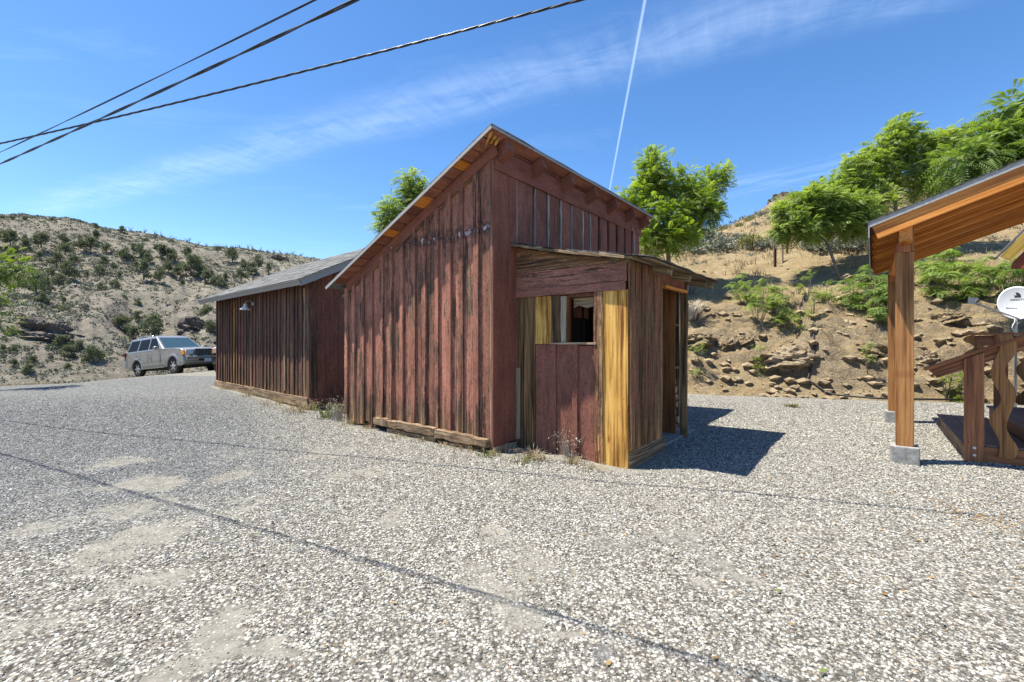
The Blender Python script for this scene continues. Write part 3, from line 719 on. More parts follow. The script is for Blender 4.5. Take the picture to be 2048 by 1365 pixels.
for i in range(9):
    ts.board(P(.34, 2.06, lz(2.06))+lsl*(Lr/9*i)+lrn*(.026+random.uniform(0, .006))-V(0, 0, .035*math.sin(i/9*3.1)), U, lsl, lrn, 2.93, Lr/9+.03, .012, nseg=14, jit=.012)
ts.build('shingle_cover', M['shingle_dark'], lroof)
ed = MB(); 
for i in range(6): ed.board(P(.345, 1.72-.29*i, lz(1.72-.29*i)-.01-.035*math.sin((1-i/6)*0+ (i+1)/7*3.1)), lsl, -U, lrn, .33, .016, .034, nseg=4, jit=.006)
ed.build('edge_board', M['timber'], lroof)
# firewood stacked in the lean-to's open end
k = 0
for r_ in range(7):
    for c_ in range(3):
        z = .08+r_*.125; u = 2.68+c_*.12+(.05 if r_ % 2 else 0)
        f = MB(); f.lathe([(.058+random.uniform(-.008, .006), 0), (.056, .34+random.uniform(-.03, .03))], P(u, WD-.58, z), N_, 7, smooth=False)
        o = f.build('firewood_log', M['log']); k += 1
        tag(o, 'split firewood log, %s in the %s layer from the ground, behind the lean-to door post' % (['nearest', 'middle', 'farthest'][c_], ['lowest', 'second', 'third', 'fourth', 'fifth', 'sixth', 'topmost'][r_]), 'firewood', 'firewood logs stacked in the lean-to')
wire = MB(); p0 = P(4.35, .07, 3.86)
wire.tube([p0, p0+U*.08+V(0, 0, -.08), p0+U*.12+V(0, 0, -.3), p0+U*.12+V(0, 0, -.75), p0+U*.12+V(0, 0, -1.3)], .008, 6); wire.build('wire', M['galv'], shed)

# ================================================================ second shed
B0 = V(-4.31, 9.75, 0); U2 = V(.671, .741, 0); V2 = V(-.741, .671, 0)
def Q(u, v, z): return B0+U2*u+V2*v+Z*z
s2 = thing('shed', 'long low brown plank shed with grey shingled gable roof beside the drive', 'shed', tuple(B0))
L2, W2, SG = 6.5, 5.0, .48
def z2(u): return 2.93+SG*(u if u < W2/2 else W2-u)-.05
sw = MB(); x = .12; first = True
while x < L2:
    wd = min(random.uniform(.19, .27), L2-x)
    sw.board(Q(0, x, .2), Z, V2, -U2, z2(0)-.24, wd-.006, random.uniform(.02, .03), nseg=4, jit=.003)
    sw.board(Q(-.026, x-.035, .24), Z, V2, -U2, z2(0)-.28, random.uniform(.05, .085), random.uniform(.018, .03), nseg=4, jit=.004); x += wd
sw.build('wall', M['brown_wall'], s2)
yb = MB(); yb.board(Q(-.05, 4.75, .3), Z, V2, -U2, 2.3, .035, .012, nseg=6, jit=.004); yb.build('edge_strip', M['yellow'], s2, 'thin strip of bare yellow wood between the battens')
pb = MB()
for v_, z0 in ((.16, .3), (1.2, .35), (2.75, .35)): pb.board(Q(-.052, v_, z0), Z, V2, -U2, 2.35, .06, .012, nseg=6, jit=.004)
pb.build_each('edge_strip', M['timber'], s2)
gw = MB(); x = .0
gx = []
while x < W2:
    wd = min(random.uniform(.25, .31), W2-x); zt = z2(x) if x < W2/2 else z2(x+wd); zt2 = z2(x+wd) if x < W2/2 else z2(x)
    zt, zt2 = z2(x), z2(x+wd)
    gw.prism([(0, .2), (wd-.01, .2), (wd-.01, zt2-.05), (0, zt-.05)], Q(x, 0, 0), U2, Z, -V2, .025); gw.g[-1] = gw.g[-1][:, [1, 0, 2]]
    gx.append(x); x += wd
for x in gx[1:]: gw.board(Q(x-.03, -.025, .24), Z, U2, -V2, min(z2(x-.03), z2(x+.03))-.34, .06, .02)
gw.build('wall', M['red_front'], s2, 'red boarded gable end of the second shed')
cb = MB(); cb.board(Q(-.03, -.028, .2), Z, V2, -U2, z2(0)-.26, .14, .02, nseg=4, jit=.004); cb.board(Q(-.03, -.026, .2), Z, U2, -V2, z2(0)-.24, .14, .024, nseg=4, jit=.004)
cb.build('corner_board', M['brown_wall'], s2)
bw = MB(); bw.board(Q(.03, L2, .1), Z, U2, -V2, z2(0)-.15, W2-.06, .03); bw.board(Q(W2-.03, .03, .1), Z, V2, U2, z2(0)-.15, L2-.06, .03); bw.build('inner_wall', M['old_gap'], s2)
for (a, b_) in ((-.02, 3.1), (3.105, 5.2), (5.205, L2+.05)):
    sb = MB(); sb.board(Q(-.03, a, .085), V2, Z, -U2, b_-a, .20, .055, nseg=8, jit=.009); sb.build('sill_board', M['timber'], s2)
sb = MB(); sb.board(Q(-.05, -.03, .085), U2, Z, -V2, 3.6, .20, .04, nseg=4, jit=.003); sb.build('sill_board', M['red_front'], s2, 'dark red sill board under the gable end')
fd = MB(); x = .15
while x < L2-.2: fd.board(Q(.04, x, -.12), V2, Z, U2, min(.395, L2-x), .20, .19); x += .405
x = .1
while x < W2-.3: fd.board(Q(x, .02, -.12), U2, Z, V2, .395, .20, .12); x += .405
fd.build('foundation', M['cmu'], s2)
ov, oe = .4, .42; hs = math.hypot(1, SG)
def roof_side(sign):
    up = nrm(U2*sign+V(0, 0, SG)); nn = nrm(np.cross(V2, up)); nn = nn if nn[2] > 0 else -nn
    o = Q(-oe if sign > 0 else W2+oe, -ov, 2.93-SG*oe); return up, nn, o
rf = MB(); Lq = (W2/2+oe)*hs
for sgn in (1, -1):
    up, nn, o = roof_side(sgn); rf.board(o, V2, up, nn, L2+2*ov, Lq, .022)
roof2 = rf.build('roof', M['sheath_old'], s2)
sg = MB(); nr = 20
for sgn in (1, -1):
    up, nn, o = roof_side(sgn)
    for i in range(nr): 
        sg.board(o-V2*.03-up*.03+up*((Lq+.03)/nr*i)+nn*.026, V2, nrm(up-nn*.012), nn, L2+2*ov+.06, (Lq+.03)/nr+.03-(.03 if i == nr-1 else 0), .012, nseg=20, jit=.004)
sg.build('shingle_cover', M['shingle'], roof2)
fa = MB()
for sgn in (1, -1):
    up, nn, o = roof_side(sgn)
    fa.board(o-nn*.12, up, V2, nn, Lq-.02, -.022 if False else .022, .118)
    fa.board(o+V2*(L2+2*ov-.022)-nn*.12, up, V2, nn, Lq-.02, .022, .118)
    fa.board(o-nn*.10+up*.005, V2, up, nn, L2+2*ov, .022, .10)
fa.build('fascia', M['fascia'], roof2)
dr = MB()
for sgn in (1, -1):
    up, nn, o = roof_side(sgn); dr.board(o-V2*.012+nn*.0-up*.03, up, V2, nn, Lq, .012, .03); dr.board(o-up*.03-V2*.01, V2, up, nn, L2+2*ov, .012, .028)
dr.build('drip_edge', M['drip'], roof2)
# barn lamp on the wall
lv, lzz = 3.25, 2.36
lm = MB(); lc = Q(-.06, lv, lzz+.12); lm.lathe([(.055, 0), (.055, .03)], Q(-.05, lv, lzz+.12), -U2, 16)
lm.tube([Q(-.07, lv, lzz+.12), Q(-.14, lv, lzz+.19), Q(-.22, lv, lzz+.17), Q(-.25, lv, lzz+.08)], .011, 8)
lamp = lm.build('wall_lamp', M['galv'], s2)
lm = MB(); lm.lathe([(.035, .08), (.04, .03), (.06, .0), (.125, -.06), (.13, -.075), (.115, -.07), (.05, -.005), (.03, .0)], Q(-.25, lv, lzz+.02), Z, 24, close=True); lm.build('lamp_shade', M['white'], lamp)
lm = MB(); lm.lathe([(.028, .0), (.04, -.03), (.035, -.065), (.0, -.075)], Q(-.25, lv, lzz+.01), Z, 14, close=True); lm.build('bulb', M['white'], lamp)

# ================================================================ porch of the house on the right
P1 = V(4.83, 5.6, 0); P2 = P1+U*3.5; PS = .357
def H(u, w, z): return P1+U*u+N_*w+Z*z
porch = thing('porch', 'open porch with orange timber rafters on brown square posts', 'porch', tuple(P1))
def pz(w): return 3.03+PS*w+.0        # underside of decking above beam top
pup = nrm(N_+V(0, 0, PS)); prn = nrm(np.cross(pup, U)); prn = prn if prn[2] > 0 else -prn
WMAX = 4.2; w0 = -.32; Lp = (WMAX-w0)*math.hypot(1, PS); u0, u1 = -.34, 3.9
dk = MB(); n = 30
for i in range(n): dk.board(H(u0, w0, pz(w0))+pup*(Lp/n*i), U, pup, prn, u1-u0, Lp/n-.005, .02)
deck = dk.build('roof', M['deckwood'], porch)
sg = MB()
for i in range(28): sg.board(H(u0-.03, w0-.03, pz(w0-.03))+pup*((Lp+.03)/28*i)+prn*.03, U, nrm(pup-prn*.012), prn, u1-u0+.06, (Lp+.03)/28+.03, .011, nseg=8, jit=.003)
sg.build('shingle_cover', M['shingle_dark'], deck)
tr = MB(); tr.board(H(u0-.022, w0-.022, pz(w0-.022))-prn*.03, pup, U, prn, Lp, .012, .062); tr.build('drip_edge', M['drip'], deck)
tr = MB(); tr.board(H(u0-.02, w0-.016, pz(w0)-.16), U, Z, -N_, u1-u0+.04, .19, .014); tr.build('fascia', M['fascia'], deck)
for i, u in enumerate([u0+.0, .36, 1.02, 1.68, 2.34, 3.0, u1-.06]):
    r = MB(); T = .06; r.board(H(u, w0+.001, pz(w0)-.004), pup, U, -prn, Lp, T, .185 if i == 0 else .14); r.build('rafter', M['orange'], porch)
bm = MB(); bm.board(H(u0+.05, -.06, pz(-.06)-.33), U, N_, Z, u1-u0-.1, .12, .17); bm.build('beam', M['orange'], porch)
for i, pp in enumerate((0., 3.5)):
    zb = .22
    ps = MB(); ps.board(H(pp-.085, -.085, zb), Z, U, N_, 2.58-zb, .17, .17); 
    ps.board(H(pp-.085, .063, 2.59), Z, U, N_, pz(.07)-2.60-.15, .17, .022)
    ps.board(H(pp-.085, -.085, 2.59), Z, U, N_, pz(-.085)-2.60-.31, .17, .14) 
    po = ps.build('post', M['post'], porch, bevel=.006)
    nb = MB(); nb.board(H(pp-.088, -.087, 2.58), Z, U, N_, .13, .176, .148); nb.build('post_cap', M['redstain'], po, bevel=.004)
    cbk = MB(); cbk.board(H(pp-.135, -.135, -.08), Z, U, N_, .30, .27, .27); cbk.build('footing', M['concrete'], porch, bevel=.012)
# stairs
S0 = V(5.65, 5.69, 0); SWD = 2.8
def G(u, w, z): return S0+U*u+N_*w+Z*z
stair = thing('stairs', 'wide wooden porch stairs with grey brown treads', 'stairs', tuple(S0))
nst = 4; run = .60; rise = .20
for i in range(nst):
    rb_ = MB(); z = .235+rise*i
    rb_.board(G(.0, .0+run*i+.012, max(.0, z-.2) if i else .02), U, Z, N_, SWD, .175 if i else .19, .03); rb_.build('riser', M['redstain'] if i else M['timber'], stair)
    for k in range(3):
        tt = MB(); wk = -.02+run*i+k*.205; 
        tt.board(G(-.02, wk, z-.028), U, N_, Z, SWD+.04, .198, .028); tt.build('tread', M['tread'], stair, bevel=.004)
for uu in (-.0, SWD-.04):
    st_ = MB(); st_.prism([(.0, .0), (nst*run, .0), (nst*run, .6), (nst*run, .78), (run*3.02, .78), (run*3.02, .60), (run*2.02, .60), (run*2.02, .40), (run*1.02, .40), (run*1.02, .20), (.0, .20)][::1], G(uu-.035 if uu <= 0 else uu, .0, .005), N_, Z, U, .04)
    st_.build('stringer', M['redstain'], stair)
blk = MB(); blk.board(G(-.02, .25, -.05), U, N_, Z, .3, .3, .06); blk.build('footing', M['timber'], stair)
# railings
def wavy(h, wmid=.130, amp=.044, n=40, flip=1):
    L = []; Rr = []
    for i in range(n+1):
        t = i/n; o = amp*math.sin(t*2*math.pi*2.4+.4)*flip; hw = wmid/2+.010*math.sin(t*2*math.pi*3.8)
        L.append((o-hw, t*h)); Rr.append((o+hw, t*h))
    return L+Rr[::-1]
rail = thing('railing', 'sloping stair railing with wavy cut baluster beside the front step', 'railing', tuple(S0))
RS = .49; rdir = nrm(N_+V(0, 0, RS))
rl = MB(); rl.board(G(-.085, -.36, 1.115), rdir, U, nrm(np.cross(U, rdir))*(-1 if np.cross(U, rdir)[2] < 0 else 1), 2.6, .15, .035); rl.build('handrail', M['redstain'], rail, bevel=.004)
rl = MB(); pa = nrm(np.cross(U, rdir)); pa = pa if pa[2] > 0 else -pa
rl.prism([(0.03, -.13), (2.55, -.13), (2.55, -.002), (-.0, -.002)], G(-.035, -.33, 1.13), rdir, pa, U, .04); rl.build('rail_board', M['redstain'], rail)
po = MB(); po.prism([(0, .015), (.175, .015), (.175, 1.36), (0, 1.275)], G(-.075, -.005, 0), N_, Z, U, .04); post_ = po.build('post', M['redstain'], rail)
po.g[-1] = po.g[-1]
me = post_.data; arr = np.zeros(len(me.vertices)*3, np.float32); me.attributes['gc'].data.foreach_get('vector', arr); arr = arr.reshape(-1, 3)[:, [1, 0, 2]]; me.attributes['gc'].data.foreach_set('vector', arr.ravel().copy())
for z in (.10, .19):
    bt = MB(); bt.lathe([(.016, 0), (.016, .006)], G(-.075, .085, z), -U, 14, smooth=False); bt.build('bolt', M['white'], post_)
def swapgc(o):
    me = o.data; arr = np.zeros(len(me.vertices)*3, np.float32); me.attributes['gc'].data.foreach_get('vector', arr); arr = arr.reshape(-1, 3)[:, [1, 0, 2]]; me.attributes['gc'].data.foreach_set('vector', arr.ravel().copy())
for k, wk in enumerate((.33, .78, 1.22)):
    bl = MB(); bl.prism(wavy(1.34+RS*wk*.96-.12*0 - .02+(.0 if k == 0 else .2-.2*k+0)), G(-.078, wk, .10+(0 if k == 0 else .2*k)), N_, Z, U, .038); o = bl.build('baluster', M['orange'] if False else M['post'], rail); swapgc(o)
po = MB(); po.board(G(-.07, .60, .0), Z, N_, U, 1.56, .14, .035); po.build('post', M['redstain'], rail)
rail2 = thing('railing', 'level dark railing with wavy balusters at the far side of the stairs', 'railing', tuple(G(SWD, 0, 0)))
rl = MB(); rl.board(G(SWD-.075, .30, 1.60), N_, U, Z, 3.0, .15, .035); rl.build('handrail', M['redstain'], rail2, bevel=.004)
rl = MB(); rl.board(G(SWD-.02, .42, 1.42), N_, Z, U, 2.8, .17, .04); rl.build('rail_board', M['redstain'], rail2)
po = MB(); po.board(G(SWD-.04, .66, .3), Z, N_, U, 1.3, .16, .04); po.build('post', M['redstain'], rail2)
for k, (wk, z0, hh) in enumerate(((.43, .95, .64), (1.02, .48, 1.10), (1.45, .48, 1.10))):
    bl = MB(); bl.prism(wavy(hh, .13, .06, flip=-1), G(SWD-.066, wk, z0), N_, Z, U, .03); o = bl.build('baluster', M['post'], rail2); swapgc(o)

# gable corner of the house beyond the porch
hb0 = at(2000, 512, 9.2)
house = thing('house', 'rust red house gable corner with golden rake trim', 'house', tuple(V(hb0[0], hb0[1], 0)))
def K(a, b_, z): return V(hb0[0], hb0[1], 0)+N_*a+U*b_+Z*z
gz = hb0[2]; gs = 1.35
gp = MB(); gp.prism([(.16, gz-.28), (5., gz-.28), (5., gz+5*gs*.9), (.18, gz-.15)], K(0, .05, 0), N_, Z, U, .04); gp.build('wall', M['redpanel'], house)
tdir = nrm(N_+V(0, 0, gs)); tn = nrm(np.cross(U, tdir)); tn = tn if tn[2] > 0 else -tn
rk = MB(); rk.board(K(0, 0, gz)-tn*.20, tdir, U, tn, 6., .045, .19); rk.build('rake_board', M['yellowtrim'], house)
rk = MB(); rk.board(K(0, 0, gz)+tn*.0-tdir*.05, tdir, U, tn, 6., .30, .03); rk.build('roof', M['shingle_dark'], house)
lw = MB(); lw.board(K(1.6, .4, -.1), Z, U, N_, gz+.6, 3.0, .1); lw.build('wall', M['redpanel'], house)

# ================================================================ satellite dish
DC = at(2036, 606, 8.3); dn = nrm(V(-.62, -.72, .30))
dish = thing('satellite_dish', 'pale grey oval satellite dish on a mast behind the stairs', 'satellite dish', (float(DC[0]+.12), float(DC[1]+.15), 0))
dx = nrm(np.cross(V(0, 0, 1), dn)); dy = np.cross(dn, dx)
db = MB(); rg, sg_ = 12, 36; vs = []; fs = []
for side in (0, 1):
    for i in range(rg+1):
        r = i/rg
        for k in range(sg_):
            t = 2*math.pi*k/sg_; dep = -.055*(1-r*r)-(.012 if side else 0)
            vs.append(DC+dx*.265*r*math.cos(t)+dy*.325*r*math.sin(t)+dn*dep)
off = (rg+1)*sg_
for i in range(rg):
    for k in range(sg_):
        a, b_, c_, d_ = i*sg_+k, i*sg_+(k+1) % sg_, (i+1)*sg_+(k+1) % sg_, (i+1)*sg_+k
        fs.append([a, d_, c_, b_]); fs.append([off+a, off+b_, off+c_, off+d_])
for k in range(sg_): fs.append([rg*sg_+k, off+rg*sg_+k, off+rg*sg_+(k+1) % sg_, rg*sg_+(k+1) % sg_])
db.add(vs, fs, None, .5, True); refl = db.build('reflector', M['dishgrey'], dish)
lnb = at(1944, 602, 7.75)
ar = MB(); ar.tube([DC-dy*.30-dn*.02, lnb+V(.05, .05, -.02)], .014, 8); ar.build('feed_arm', M['galv'], dish)
ln = MB(); fd_ = nrm(DC-lnb); ln.lathe([(.028, 0), (.032, .03), (.028, .07), (.02, .09)], lnb, fd_, 14); ln.box(lnb-fd_*.03, .07, .06, .11, ax=(.8, -.6, 0), ay=(.6, .8, 0)); ln.lathe([(.02, 0), (.024, .09)], lnb+V(.06, .03, .03), fd_, 12); ln.build('feed_head', M['dishgrey'], dish)
ms = MB(); ms.tube([DC-dn*.07, DC-dn*.2-Z*.05, DC-dn*.22-Z*.25, V(DC[0]+.14, DC[1]+.17, 0)], .022, 10); ms.build('mast', M['galv'], dish)
wr = MB()
for k in range(2):
    b_ = DC-dy*.3+V(-.05-.05*k, 0, -.02); wr.tube([b_+V(.03*math.sin(j*1.3+k), -.02*j*.1, -.05*j) for j in range(7)], .008, 6)
wr.build('cable', M['white'], dish)
# printed mark and lettering on the reflector
def dpt(a, b_): r2 = (a/.265)**2+(b_/.325)**2; return DC+dx*a+dy*b_+dn*(-.055*(1-r2)+.004)
def flip(a): return a
mk = MB()
poly = [(.0, .185), (.035, .18), (.06, .15), (.07, .115), (.055, .085), (.02, .095), (-.02, .085), (.012, .125), (.0, .185)][:-1]
mk.add([dpt(-.0+p[0]*1.0-.02, p[1]+.03) for p in poly], [list(range(len(poly)))], None, .5)
mk.add([dpt(-.03+p[0], p[1]) for p in ((.0, .125), (.03, .14), (.02, .155), (-.01, .17))], [[0, 1, 2, 3]], None, .5)
mark = mk.build('printed_mark', M['ink'], refl)
def lettering(txt, a, b_, size, name):
    cu = bpy.data.curves.new(name, 'FONT'); cu.body = txt; cu.size = size; cu.extrude = .0008; cu.align_x = 'CENTER'
    o = bpy.data.objects.new(name, cu); COL.objects.link(o)
    bpy.context.view_layer.update(); me = bpy.data.meshes.new_from_object(o.evaluated_get(bpy.context.evaluated_depsgraph_get())); bpy.data.objects.remove(o)
    Mi = MW[dish.name].inverted()
    for v in me.vertices:
        w_ = dpt(a+v.co.x, b_+v.co.y)+dn*v.co.z; v.co = Mi @ Vector(w_)
    me.materials.clear(); me.materials.append(M['ink']); ob = bpy.data.objects.new(name, me); COL.objects.link(ob); ob.parent = refl
lettering('DIRECTV', 0.0, .065, .045, 'lettering'); lettering('Slimline', -.08, -.10, .045, 'lettering')

# ================================================================ overhead cables
def twisted(name, label, pts, rad, pitch, strands, mat, group=None):
    mb = MB(); pts = [np.array(p, float) for p in pts]
    cum = np.r_[0, np.cumsum([np.linalg.norm(pts[i+1]-pts[i]) for i in range(len(pts)-1)])]; L = cum[-1]; n = int(L/(pitch/10))
    T = np.linspace(0, L, n); C = np.stack([np.interp(T, cum, [p[k] for p in pts]) for k in range(3)], 1)
    d = nrm(pts[-1]-pts[0]); a = nrm(np.cross(d, V(0, 0, 1))); b_ = np.cross(a, d)
    for s in range(strands):
        ph = 2*math.pi*T/pitch+2*math.pi*s/strands+.8*np.sin(T*.7)
        mb.tube(C+np.outer(np.cos(ph), a)*rad+np.outer(np.sin(ph), b_)*rad, rad*.98, 6, cap=True)
    o = mb.build(name, mat); tag(o, label, 'cable', group); return o
def sag(p, q, s, n=24):
    p, q = np.array(p, float), np.array(q, float); return [p+(q-p)*t-V(0, 0, 4*s*t*(1-t)) for t in np.linspace(0, 1, n)]
twisted('overhead_cable', 'thick twisted cable rising steeply to the top edge, lower of the close pair', sag((-13.9, 9.04, 3.5), (5.0, -.51, 3.45), .16), .0052, 1.1, 2, M['cable'])
twisted('overhead_cable', 'thin straight cable running just above the thick twisted one', sag((-13.9, 9.0, 3.62), (5.0, -.56, 3.50), .17), .0030, 3., 2, M['cable'])
twisted('overhead_cable', 'lone twisted cable crossing the sky over the shed', sag((-17.0, 10.2, 4.85), (12.0, .83, 5.5), .40, 40), .0072, .62, 3, M['cable'])
# ================================================================ vehicles
def carpaint(name, col, metal=.55):
    m, t, b, o = new_mat(name); n = t.noise(t.attr('gc'), 3, 4, .6)
    c = t.mix(1., col, t.ramp(n, [(.3, (.93,)*3), (.7, (1.05,)*3)]), 'MULTIPLY'); t.set(b.inputs['Base Color'], c)
    b.inputs['Metallic'].default_value = metal; b.inputs['Roughness'].default_value = .38; b.inputs['Coat Weight'].default_value = .6; b.inputs['Coat Roughness'].default_value = .08; return m
M['silver'] = carpaint('pale silver car paint', (.32, .318, .305)); M['silver2'] = carpaint('lower grey car paint', (.27, .265, .25), .3)
M['dark_paint'] = carpaint('dark green car paint', (.025, .035, .04), .2)
m, t, b, o = new_mat('tinted car glass'); b.inputs['Base Color'].default_value = (.012, .016, .022, 1); b.inputs['Roughness'].default_value = .22; b.inputs['Specular IOR Level'].default_value = .04; M['glass'] = m
m, t, b, o = new_mat('windscreen glass'); b.inputs['Base Color'].default_value = (.035, .07, .09, 1); b.inputs['Roughness'].default_value = .05; b.inputs['Specular IOR Level'].default_value = .6; M['glass2'] = m
M['chrome'] = plain('chrome', (.75, .76, .78), .18, 1.); M['rim'] = plain('alloy rim', (.62, .62, .62), .3, .7); M['tyre'] = plain('tyre rubber', (.022, .021, .02), .85, 0, .3, .2)
M['lampglass'] = plain('headlamp glass', (.62, .66, .72), .08, .2, spec=.9); M['amber'] = plain('amber lamp glass', (.85, .30, .02), .15); M['redlamp'] = plain('red lamp glass', (.30, .012, .012), .15)
M['plate'] = plain('pale blue plate', (.45, .52, .68), .5); M['trimblack'] = plain('black plastic trim', (.018, .018, .018), .6)
def suv(name, label, cat, loc, heading, pitch, paint, paint2, roll=0.):
    root = thing(name, label, cat, (0, 0, 0)); r = root
    def mk(mb, nm, mat, par=None, **k): return mb.build(nm, mat, par or r, local=True, **k)
    X_, Y_ = V(1, 0, 0), V(0, 1, 0)
    def arc(cx, r_, z0, n=12): 
        L = []; 
        for i in range(n+1):
            a = math.pi*i/n; L.append((cx+r_*math.cos(a), z0+r_*math.sin(a)))
        return L
    FX, RX, RW, ZW = 1.58, -1.44, .41, .41
    low = [(-2.56, .46), (-2.60, .62), (-2.60, .88), (-2.56, 1.10), (-2.50, 1.27), (.72, 1.28), (1.0, 1.275), (1.7, 1.24), (2.28, 1.17), (2.44, 1.10), (2.50, .86), (2.58, .74), (2.60, .52), (2.45, .40)]
    low += arc(FX, .47, .40)+arc(RX, .46, .40)
    # loft the side outline across the width with tumblehome
    prof = [(-1.0, .0), (-.985, .6), (-.90, 1.), (.90, 1.), (.985, .6), (1.0, .0)]
    vs = []; rings = [(-.99, .0), (-.99, .0)]
    mb = MB(); k = len(low)
    secs = []
    for yy in (-.985, -.93, -.6, 0, .6, .93, .985):
        f = abs(yy)/.985; pts = []
        for (x, z) in low:
            xs_ = x*(1-.055*max(0, f-.3)/.7*(1 if abs(x) > 2.0 else 0)); zz = z
            if z > 1.0: zz = z-(.05 if f > .98 else .0)+.03*(1-f)*(1 if x > .8 else 0)
            if f > .98: xs_ *= .99
            y_ = yy
            if abs(yy) > .95 and z > 1.0: y_ = yy*.965
            if abs(yy) > .95 and z < .5: y_ = yy*.98
            pts.append((xs_, y_, zz))
        secs.append(pts)
    vs = [p for s in secs for p in s]; fs = []
    for i in range(len(secs)-1):
        for j in range(k): a = i*k+j; b2 = i*k+(j+1) % k; fs.append([a, b2, b2+k, a+k])
    fs.append(list(range(k))); fs.append(list(range((len(secs)-1)*k, len(secs)*k))[::-1])
    fs = [f[::-1] for f in fs]; mb.add(vs, fs, None, .5); body = mk(mb, 'body', paint, bevel=.022)
    # lower cladding strip
    mb = MB()
    for sg in (1, -1): mb.board(V(-.93, sg*.985-.01*(sg < 0), .50), X_, Z, V(0, sg, 0), 2.0, .16, .018); mb.board(V(-.93, sg*.98, .42), X_, Z, V(0, sg, 0), 2.0, .05, .01)
    [mk_ for mk_ in mb.build_each('side_cladding', paint2, r, local=True)]
    # greenhouse
    zb, zt = 1.22, 1.93; wb, wt = .945, .74
    A = [(-2.48, -wb, zb), (.82, -wb, zb), (.82, wb, zb), (-2.48, wb, zb)]; B = [(-2.30, -wt, zt-.02), (-.12, -wt, zt-.01), (-.12, wt, zt-.01), (-2.30, wt, zt-.02)]
    Cc = [(-2.2, -wt*.7, zt+.05), (-.3, -wt*.7, zt+.05), (-.3, wt*.7, zt+.05), (-2.2, wt*.7, zt+.05)]
    mb = MB(); mb.add(A+B+Cc, [[3, 2, 1, 0], [0, 1, 5, 4], [1, 2, 6, 5], [2, 3, 7, 6], [3, 0, 4, 7], [4, 5, 9, 8], [5, 6, 10, 9], [6, 7, 11, 10], [7, 4, 8, 11], [8, 9, 10, 11]], None, .5)
    mk(mb, 'cab', paint, bevel=.035)
    def sp_(x, t, sg, off=.006):                     # on the slanted side: t 0 belt .. 1 roof
        y = wb+(wt-wb)*t; z = zb+(zt-zb)*t; return V(x, sg*(y+off), z+off*.3)
    for sg in (1, -1):
        for nm, (x0, x1, x2, x3) in (('side_window', (-2.36, -1.50, -1.46, -2.20)), ('side_window', (-1.40, -.52, -.55, -1.36)), ('side_window', (-.42, .45, -.05, -.45))):
            mb = MB(); q = [sp_(x0, .12, sg), sp_(x1, .12, sg), sp_(x2, .86, sg), sp_(x3, .86, sg)]; q2 = [p-V(0, sg*.03, 0) for p in q]
            f = [[0, 1, 2, 3], [4, 7, 6, 5], [0, 4, 5, 1], [1, 5, 6, 2], [2, 6, 7, 3], [3, 7, 4, 0]]; f = f if sg < 0 else [g[::-1] for g in f]; mb.add(q+q2, f, None, .5); mk(mb, nm, M['glass'])
        mb = MB()
        for x in (-1.46, -.46, .62): mb.board(V(x, sg*.987, .52), Z, X_, V(0, sg, 0), .72, .012, .003)
        mb.board(V(-1.46, sg*.99, .66), X_, Z, V(0, sg, 0), 2.08, .010, .003); mk(mb, 'door_seam', M['trimblack'])
        for x in (-1.36, -.36): mb = MB(); mb.tube([V(x, sg*.99, 1.08), V(x+.03, sg*1.02, 1.08), V(x+.17, sg*1.02, 1.08), V(x+.2, sg*.99, 1.08)], .018, 6); mk(mb, 'door_handle', paint2)
        mb = MB(); mb.lathe([(.03, 0), (.085, .03), (.10, .09), (.085, .13), (.03, .15)], V(.38, sg*1.12, 1.32), X_*.8+V(0, sg*-.25, 0), 14); mb.tube([V(.45, sg*.93, 1.27), V(.45, sg*1.08, 1.31)], .025, 6); mk(mb, 'side_mirror', paint2)
        mb = MB(); mb.board(V(-.98, sg*.95, .36), X_, V(0, sg, 0), Z, 2.1, .16, .035); mk(mb, 'running_board', paint2)
        mb = MB(); mb.tube([V(-2.15, sg*.62, 1.95), V(-2.0, sg*.64, 2.02), V(-.7, sg*.64, 2.02), V(-.5, sg*.62, 1.95)], .018, 6); mk(mb, 'roof_rail', M['chrome'])
        for cx, rr in ((FX, .50), (RX, .49)):        # arch flares
            mb = MB(); n = 14; v2 = []; 
            for i in range(n+1):
                a = math.pi*i/n; 
                for (rad, yy) in ((rr-.05, .96), (rr-.045, 1.015), (rr+.03, 1.005), (rr+.07, .97)): v2.append(V(cx+rad*math.cos(a), sg*yy, .40+rad*math.sin(a)))
            f = []
            for i in range(n):
                for j in range(3): a = i*4+j; f.append([a, a+1, a+5, a+4])
            mb.add(v2, f if sg < 0 else [g[::-1] for g in f], None, .5, True); mk(mb, 'wheel_arch', paint)
        # lamps
        mb = MB(); mb.prism([(2.30, .89), (2.515, .87), (2.47, 1.06), (2.28, 1.09)], V(0, sg*.905, 0), X_, Z, V(0, sg, 0), .075); mk(mb, 'indicator', M['amber'])
        mb = MB(); mb.prism([(0, .89), (.34, .89), (.36, 1.07), (.05, 1.09)], V(2.43, sg*.93, 0), V(0, -sg, 0), Z, X_, .085); mk(mb, 'headlight', M['lampglass'])
        mb = MB(); mb.lathe([(.055, 0), (.06, .02)], V(2.575, sg*.70, .66), X_, 14); mk(mb, 'fog_lamp', M['lampglass'])
        mb = MB(); mb.board(V(-2.575, sg*.80, .85), Z, V(0, sg, 0), -X_, .42, .16, .02); mk(mb, 'tail_light', M['redlamp'])
